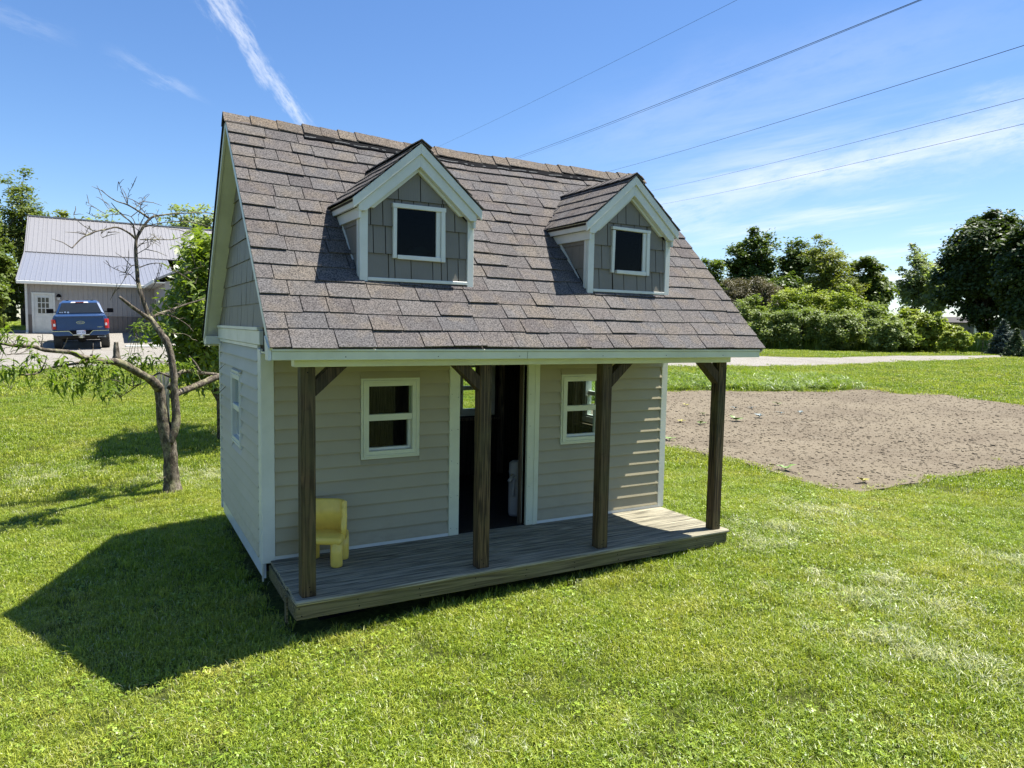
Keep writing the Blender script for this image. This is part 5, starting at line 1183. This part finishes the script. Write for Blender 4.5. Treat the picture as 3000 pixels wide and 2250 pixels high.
# low grey house under the maple
b = at(2850, 1000, 86); t = thing('far_house', 'low grey house with a pale window under the dark maple', 'house', (float(b[0]), float(b[1]), Hs(b[0], b[1])), R(-30), local=True)
GH = flat('grey_house_siding', (.13, .125, .115), .7); MB().box(-7, 9, 0, 8, -.5, 2.3).build('wall', GH, t); MB().prism([(-7.5, -.5, 2.25), (-7.5, 4, 2.9), (-7.5, 8.5, 2.25)], (17, 0, 0)).build('roof', flat('brown_roof', (.05, .042, .036), .8), t, fix=True)
fr = MB().box(.0, 1.5, -.06, .0, 1.2, 2.1).build('window', WHITE, t); MB().box(.1, 1.4, -.075, -.061, 1.28, 1.64).build('pane', CLR, fr); MB().box(.1, 1.4, -.075, -.061, 1.67, 2.02).build('pane', CLR, fr)
# left side
GL = 'trees around the metal building'
far_tree('ash_tree', 'tall airy tree left of the metal building, its top blown sideways', 75, 960, 492, 74, 64, LM['left'], 501, group=GL, nc=120, per=48, leaf=.30, cr=.11, lump=.45, low=.22, hollow=.2, limbs=34, asp=.4, trunk=.018)
far_tree('ash_tree', 'leafy tree leaning out of the frame at the far left edge', -45, 960, 560, 70, 62, LM['left'], 502, group=GL, nc=100, per=60, leaf=.30, cr=.12, lump=.4, low=.1, hollow=.25, limbs=20, asp=.4)
far_tree('ash_tree', 'darker lower tree filling the gap left of the steel roof', 12, 960, 715, 52, 58, LM['mid'], 503, group=GL, nc=100, per=110, leaf=.26, cr=.14, lump=.35, low=.0, hollow=.3, limbs=20, asp=.5)
far_tree('hedge_bush', 'low dark bush against the left end of the metal building', 8, 980, 800, 34, 46, LM['dark'], 504, 'bush', nc=70, per=120, leaf=.2, cr=.15, low=-.1, limbs=8)
far_tree('hedge_bush', 'dark bush at the left frame edge beyond the gravel', -45, 980, 780, 55, 41, LM['mid'], 505, 'bush', nc=70, per=120, leaf=.2, cr=.15, low=-.1, limbs=8)
far_tree('ash_tree', 'yellow-green treetop peeping over the left end of the steel ridge', 172, 900, 608, 42, 62, LM['olive'], 506, group=GL, nc=45, per=90, leaf=.30, cr=.15, lump=.3, low=.3)
far_tree('ash_tree', 'pale treetop low behind the middle of the steel ridge', 318, 900, 618, 78, 72, LM['silver'], 507, group=GL, nc=80, per=40, leaf=.30, cr=.11, lump=.3, low=.3, hollow=.3)
far_tree('ash_tree', 'pale open tree between the steel roof and the playhouse gable', 560, 900, 572, 100, 58, LM['silver'], 508, group=GL, nc=120, per=36, leaf=.27, cr=.10, lump=.5, low=.2, hollow=.2, limbs=30)
far_tree('ash_tree', 'pale treetop touching the playhouse gable edge', 645, 900, 560, 60, 56, LM['silver'], 509, group=GL, nc=60, per=45, leaf=.27, cr=.12, lump=.4, low=.2, hollow=.2)
rg = np.random.RandomState(640); PP = []
for i in range(9):      # far wood behind the playhouse, seen only between things or from a step aside
    c = np.array(at(760+i*155, 960, 74)); z0 = Hs(c[0], c[1]); n = 60; cc = np.c_[c[0]+rg.randn(n)*3.2, c[1]+rg.randn(n)*2.5, z0+rg.rand(n)*(6.5+1.5*math.sin(i*2.1))]; PP.append((cc[:, None, :]+rg.randn(n, 50, 3)*np.array([.9, .9, .6])).reshape(-1, 3))
leaf_cloud('far_wood', np.concatenate(PP), .45, 641, LM['mid'], None, .6, .45, kind='stuff')


# ------------------------------------------------------------------ old fruit tree left of the playhouse
ft = gpt(506, 1446); D0 = math.hypot(ft.x-CAM[0], ft.y-CAM[1])
peach = thing('fruit_tree', 'old half-dead fruit tree with a forked trunk and a long low limb reaching left', 'tree', (ft.x, ft.y, ft.z-.03))
BR_ALL = []
def limb(name, pts, w0, w1, dd0=0., dd1=0., n=8, sub=3, knob=.14):
    """pts: positions in the survey photograph; w in survey pixels; dd depth offset (m) from the trunk at both ends"""
    k = len(pts); P = []; Rr = []
    for i in range(k):
        u = i/(k-1); d = D0+dd0+(dd1-dd0)*u; p = at(pts[i][0], pts[i][1], d); P.append(np.array(p)); dep = (p-CAM)@FW; Rr.append((w0[i] if isinstance(w0, (list, tuple)) else w0+(w1-w0)*u)*dep/FPX/2)
    Q, QR = [], []
    for i in range(k-1):
        p0, p1, p2, p3 = P[max(i-1, 0)], P[i], P[i+1], P[min(i+2, k-1)]
        for j in range(sub):
            t = j/sub; Q.append(.5*((2*p1)+(-p0+p2)*t+(2*p0-5*p1+4*p2-p3)*t*t+(-p0+3*p1-3*p2+p3)*t**3)); QR.append(Rr[i]+(Rr[i+1]-Rr[i])*t)
    Q.append(P[-1]); QR.append(Rr[-1]); BR_ALL.extend(Q)
    mb = MB().tube([tuple(q) for q in Q], [r*(1+knob*(rnd.random()-.5)) for r in QR], n, wob=knob)
    return mb, Q, QR
def L_limb(name, *a, **k): mb, Q, QR = limb(name, *a, **k); o = mb.build(name, BARK, peach, True); return Q
L_limb('trunk', [(507, 1462), (507, 1446), (504, 1418), (501, 1380), (500, 1340), (496, 1305), (487, 1270), (478, 1235), (474, 1200), (470, 1160), (464, 1135), (448, 1115)], [66, 58, 46, 41, 38, 39, 38, 36, 31, 29, 28, 26], 0, n=14, sub=3, knob=.09)
L_limb('root_flare', [(492, 1462), (494, 1435), (500, 1400)], [26, 18, 10], 0, -.10, 0, n=8); L_limb('root_flare', [(527, 1458), (520, 1432), (510, 1400)], [28, 19, 10], 0, -.04, 0, n=8)
L_limb('branch', [(497, 1300), (507, 1272), (515, 1240), (516, 1205), (511, 1153), (509, 1102), (503, 1055), (499, 1035), (488, 1001), (474, 980), (452, 949), (437, 930)], [20, 25, 25, 23, 21, 20, 19, 18, 21, 19, 16, 15], 0, -.05, .1, n=10, knob=.1)
L_limb('branch', [(466, 1140), (445, 1115), (426, 1103), (399, 1089), (370, 1071), (340, 1060), (304, 1059), (266, 1051), (228, 1041), (199, 1031), (133, 1026), (95, 1015), (47, 1013), (0, 1006), (-60, 1003)], [26, 25, 23, 24, 23, 21, 17, 15, 14, 13, 12, 11, 10, 8, 5], 0, -.03, -.9, n=10, knob=.12)
L_limb('branch_stub', [(342, 1064), (341, 1040), (340, 1018), (340, 1002)], [27, 19, 15, 12], 0, -.22, -.22, n=9, knob=.15); L_limb('branch_stub', [(266, 1052), (268, 1040), (268, 1038)], [9, 8, 7], 0, -.4, -.4, n=7)
L_limb('branch', [(300, 1060), (252, 1060), (214, 1066), (161, 1075), (130, 1082), (100, 1096), (34, 1098)], [12, 9, 8, 7, 6, 6, 4], 0, -.3, -.9, n=7)
L_limb('branch', [(436, 934), (414, 918), (390, 901), (368, 884), (350, 870)], [15, 12, 11, 10, 8], 0, .1, -.1, n=8)
L_limb('branch', [(437, 935), (430, 910), (417, 872), (405, 830), (401, 787), (398, 745), (399, 703), (408, 684), (422, 661), (439, 641), (453, 633)], [13, 13, 12, 12, 11, 10, 9, 8.5, 8, 7, 6], 0, .1, .2, n=8)
L_limb('branch', [(453, 633), (490, 628), (527, 625), (601, 623), (640, 628)], 6, 2, .2, .5, n=6)
L_limb('branch', [(439, 641), (408, 620), (374, 600), (343, 590), (318, 575), (298, 557)], 6, 1.6, .2, -.1, n=6)
L_limb('branch', [(400, 704), (380, 684), (343, 666), (312, 672), (281, 678), (245, 694), (222, 715), (211, 727)], 6.5, 3, .2, -.3, n=6)
L_limb('branch', [(398, 700), (393, 675), (390, 659), (376, 644), (359, 632), (337, 608), (326, 594)], 5.5, 1.8, .2, .0, n=6)
L_limb('branch', [(437, 934), (471, 918), (501, 908), (527, 898), (560, 887), (599, 876)], 9, 4, .1, .5, n=7)
L_limb('branch', [(505, 1160), (522, 1150), (549, 1141), (591, 1124), (625, 1109), (660, 1100)], [20, 21, 20, 19, 18, 16], 0, .05, .6, n=9)
L_limb('branch', [(495, 1140), (518, 1103), (535, 1089), (566, 1088), (591, 1093), (625, 1096), (660, 1100)], [14, 13, 12, 11, 10, 9, 8], 0, .15, .6, n=8); L_limb('branch', [(588, 1090), (571, 1062), (554, 1043)], 7, 3, .4, .5, n=6)
L_limb('branch', [(500, 1105), (470, 1093), (452, 1100), (430, 1112)], 8, 4, .15, .0, n=6)
tw = MB()
TWIGS = [([(373, 598), (357, 561), (347, 532)], 2.4), ([(374, 596), (376, 569), (389, 545)], 2.2), ([(396, 610), (417, 590), (438, 569)], 2.4), ([(425, 665), (466, 654), (527, 648), (580, 655), (620, 666)], 3.2), ([(410, 702), (466, 702), (515, 700), (568, 676)], 3.4), ([(281, 678), (250, 665), (220, 639), (216, 626)], 2.4), ([(396, 655), (384, 635), (353, 627), (318, 630), (286, 637), (253, 622)], 2.6), ([(310, 627), (281, 610), (253, 591)], 2), ([(328, 622), (308, 598), (296, 571)], 2), ([(400, 776), (385, 780), (371, 801), (359, 827), (335, 858), (322, 880)], 3), ([(364, 799), (333, 786), (302, 766)], 2.2), ([(404, 833), (382, 805), (364, 798)], 3), ([(408, 784), (435, 774), (466, 771), (497, 782), (535, 805), (572, 831)], 3), ([(435, 856), (462, 817), (476, 768)], 2.4), ([(461, 917), (498, 925), (523, 935), (549, 952), (566, 971)], 4.5), ([(412, 1123), (380, 1145), (351, 1165)], 5), ([(389, 1132), (342, 1115), (296, 1109)], 3), ([(399, 745), (425, 730), (440, 718), (440, 700)], 2.4), ([(405, 720), (425, 712), (451, 706)], 2), ([(312, 673), (296, 685), (300, 696), (313, 690), (316, 678)], 1.8), ([(408, 620), (414, 600), (417, 580)], 2), ([(400, 690), (420, 640), (424, 622)], 2), ([(413, 661), (405, 640), (412, 608)], 2), ([(470, 654), (456, 640), (466, 612)], 1.8), ([(408, 1000), (400, 985), (395, 970)], 1.8), ([(281, 678), (258, 690), (238, 675)], 2), ([(466, 702), (450, 690), (445, 668)], 1.8), ([(498, 925), (520, 900), (545, 880)], 2.2), ([(500, 980), (540, 978), (565, 995)], 2.4), ([(535, 805), (560, 790), (600, 780)], 2), ([(133, 1026), (120, 1010), (110, 985)], 2.4), ([(47, 1013), (30, 995), (20, 980)], 2.4), ([(95, 1016), (60, 1035), (20, 1040)], 2.2), ([(0, 1006), (10, 1030), (0, 1060)], 2.4), ([(190, 1030), (168, 1055), (160, 1072)], 1.6), ([(20, 1100), (10, 1120), (25, 1135), (40, 1150)], 2.2)]
for pts, w in TWIGS:
    mb, Q, QR = limb('twig', pts, w, w*.45, .1, .0+rnd.random()*.3, n=4, sub=3, knob=.2); b = len(tw.v); tw.v += mb.v; tw.f += [tuple(b+i for i in f) for f in mb.f]; tw.mi += mb.mi
    for _ in range(int(3+w)):      # spurs
        i = rnd.randrange(1, len(Q)); q = Q[i]; v = np.array([rnd.gauss(0, 1), rnd.gauss(0, 1), rnd.gauss(.5, .8)]); v = v/np.linalg.norm(v)*(.03+.09*rnd.random()); tw.tube([tuple(q), tuple(q+v*.6+np.array([0, 0, .008])), tuple(q+v)], [.0035, .003, .0018], 4)
for br in list(BR_ALL[::5]):
    if rnd.random() < .5: v = np.array([rnd.gauss(0, 1), rnd.gauss(0, 1), rnd.gauss(.6, .8)]); v = v/np.linalg.norm(v)*(.08+.2*rnd.random()); tw.tube([tuple(br), tuple(br+v*.5+np.array([.01, 0, .012])), tuple(br+v)], [.005, .004, .002], 4)
wt_ = [(636, 1090), (647, 1078), (660, 1066), (672, 1080), (676, 1100), (672, 1115), (662, 1131), (645, 1148), (630, 1165)]
tw.tube([tuple(at(x, y, 7.15)) for x, y in wt_], [.003]*9, 5)
o = tw.build('twigs', BARK, peach); o['kind'] = 'stuff'
# drooping leaf rosettes
ROS = [(63, 994), (87, 1000), (93, 1041), (99, 1056), (110, 1050), (142, 1071), (152, 1094), (167, 1121), (150, 1110), (190, 1068), (199, 1087), (180, 1102), (190, 1050), (218, 1111), (228, 1140), (222, 1128), (247, 1071), (256, 1083), (237, 1121), (285, 1064), (296, 1049), (296, 1075), (275, 1130), (294, 1121), (300, 1144), (292, 1165), (310, 1158), (323, 1150), (342, 1151), (332, 1111), (351, 1092), (361, 1121), (376, 1041), (378, 1056), (395, 1071), (414, 1064), (380, 1094), (399, 1102), (323, 1083), (266, 1102), (308, 1098), (19, 1068), (11, 1098), (25, 1100), (61, 1079), (76, 1083), (0, 975), (11, 965), (5, 985), (-10, 1080), (-20, 990), (340, 1080), (312, 1070), (230, 1090), (250, 1100), (205, 1120), (120, 1080), (50, 1075), (282, 1090), (318, 1130), (345, 1130), (268, 1065), (242, 1058),
       (422, 1043), (439, 1052), (430, 1065), (405, 1052), (456, 1057), (390, 1052), (440, 1080), (420, 1085), (405, 949), (419, 959), (409, 994), (422, 1001), (436, 994), (396, 962), (470, 1060), (475, 1075), (536, 1070), (550, 1062), (560, 1075), (520, 1075)]
BA = np.array(BR_ALL)
def leafshape(L, W_, droop, fold=.25):
    us = (0, .3, .65, 1.); ws = (.12, 1., .8, .04); V = []
    for u, w in zip(us, ws):
        x = L*u*(1-.22*droop*u*u); z = -droop*L*u*u*.55
        V += [(x, -W_/2*w, z+fold*W_/2*w), (x, 0, z), (x, W_/2*w, z+fold*W_/2*w)]
    F = []
    for i in range(3):
        for j in range(2): F.append((i*3+j, i*3+j+1, (i+1)*3+j+1, (i+1)*3+j))
    return V, F
shapes = []
for k in range(5):
    V, F = leafshape(.115+.02*(k % 3), .024+.004*(k % 2), .5+.35*k); me = bpy.data.meshes.new('leaf'); me.from_pydata(V, [], F); me.materials.append(LM['peach']); me.update(); shapes.append((me, np.array(V), F))
st_ = MB(); nleaf = 0; rest = MB(); rl = random.Random(12)
for px, py in ROS:
    base = np.array(at(px, py, (D0+.32 if px > 330 else D0-.35-.5*max(0, (450-px)/450))+rl.uniform(-.22, .22))); i = np.argmin(((BA-base)**2).sum(1)); a = BA[i]
    mid = (a+base)/2+np.array([0, 0, .03])
    if np.linalg.norm(a-base) < .9: st_.tube([tuple(a), tuple(mid), tuple(base)], [.004, .003, .002], 4)
    for q in range(rl.randint(8, 12)):
        an = rl.random()*6.28; el = rl.uniform(-.5, .9); s = rl.uniform(.7, 1.15); off = np.array([rl.gauss(0, .028), rl.gauss(0, .028), rl.gauss(0, .03)])
        Mx = Matrix.Translation(Vector(base+off)) @ Matrix.Rotation(an, 4, 'Z') @ Matrix.Rotation(-el, 4, 'Y') @ Matrix.Rotation(rl.uniform(-.5, .5), 4, 'X') @ Matrix.Scale(s, 4)
        me, V, F = shapes[rl.randrange(5)]
        if nleaf < 295:
            o = bpy.data.objects.new('leaf', me); COL.objects.link(o); o.parent = peach; o.matrix_local = Matrix.Translation(-ORG[peach.name]) @ Mx; nleaf += 1
        else: rest.add([tuple(Mx @ Vector(v)) for v in V.tolist()], F)
st_.build('leaf_shoots', flat('green_shoot', (.14, .15, .05), .6), peach)['kind'] = 'stuff'; o = rest.build('foliage', LM['peach'], peach); o['kind'] = 'stuff'
# grey slats fanned out behind the fork
t = thing('wooden_stake', 'weathered grey slats fanned out above a board behind the fork of the fruit tree', 'stake', tuple(at(490, 1420, D0+.35)))
for a, b, w in (((484, 1265), (464, 1090), 10), ((486, 1265), (477, 1098), 8), ((488, 1265), (490, 1092), 12), ((491, 1450), (489, 1130), 14)):
    A_, B_ = at(*a, D0+.30), at(*b, D0+.30); MB().beam(tuple(A_), tuple(B_), w*.0040, .014, (0, -1, 0)).build('slat', flat('silvery_board', (.52, .49, .44), .8, .2), t)

# ------------------------------------------------------------------ leafy tree behind the playhouse corner
poly = [(574, 655), (588, 690), (660, 720), (760, 760), (760, 1100), (600, 1130), (545, 1110), (512, 1062), (522, 1012), (470, 1000), (445, 985), (470, 950), (482, 920), (505, 860), (517, 810), (542, 770), (555, 730), (565, 690)]
rg = np.random.RandomState(31); q = np.array([440, 650])+rg.rand(3000, 2)*np.array([330, 490]); q = q[inpoly(q, poly)][:330]
b = gpt(640, 1330); b = Vector(at(655, 1200, 12.)); b.z = Hs(b.x, b.y)
lt = thing('leafy_tree', 'bushy bright-leaved fruit tree crowded behind the back corner of the playhouse', 'tree', (b.x, b.y, b.z-.03)); cen = np.array([at(x, y, 12.+rg.randn()*.55) for x, y in q])
P = (cen[:, None, :]+rg.randn(len(cen), 46, 3)*.085*(.5+rg.rand(len(cen), 1, 1))).reshape(-1, 3); leaf_cloud('crown', P, .135, 77, LM['peachd'], lt, .30, .35, np.array(at(640, 950, 12.)))
top = np.array(at(600, 760, 12.)); mb = MB(); bb = np.array([b.x, b.y, b.z-.1]); mb.tube([tuple(bb), tuple(bb+(top-bb)*.3+np.array([.05, 0, 0])), tuple(bb+(top-bb)*.65), tuple(top)], [.10, .085, .05, .012], 10, wob=.1); mb.build('trunk', BARK, lt, True); mb = MB()
for k in rg.choice(len(cen), 60, False): u = .2+.55*rg.rand(); a = bb+(top-bb)*u; c = cen[k]; mb.tube([tuple(a), tuple((a+c)/2+np.array([0, 0, .12])), tuple(c)], [.028*(1-u)+.012, .014, .005], 5)
mb.build('limbs', BARK, lt, True)
print('built', len(bpy.data.objects))
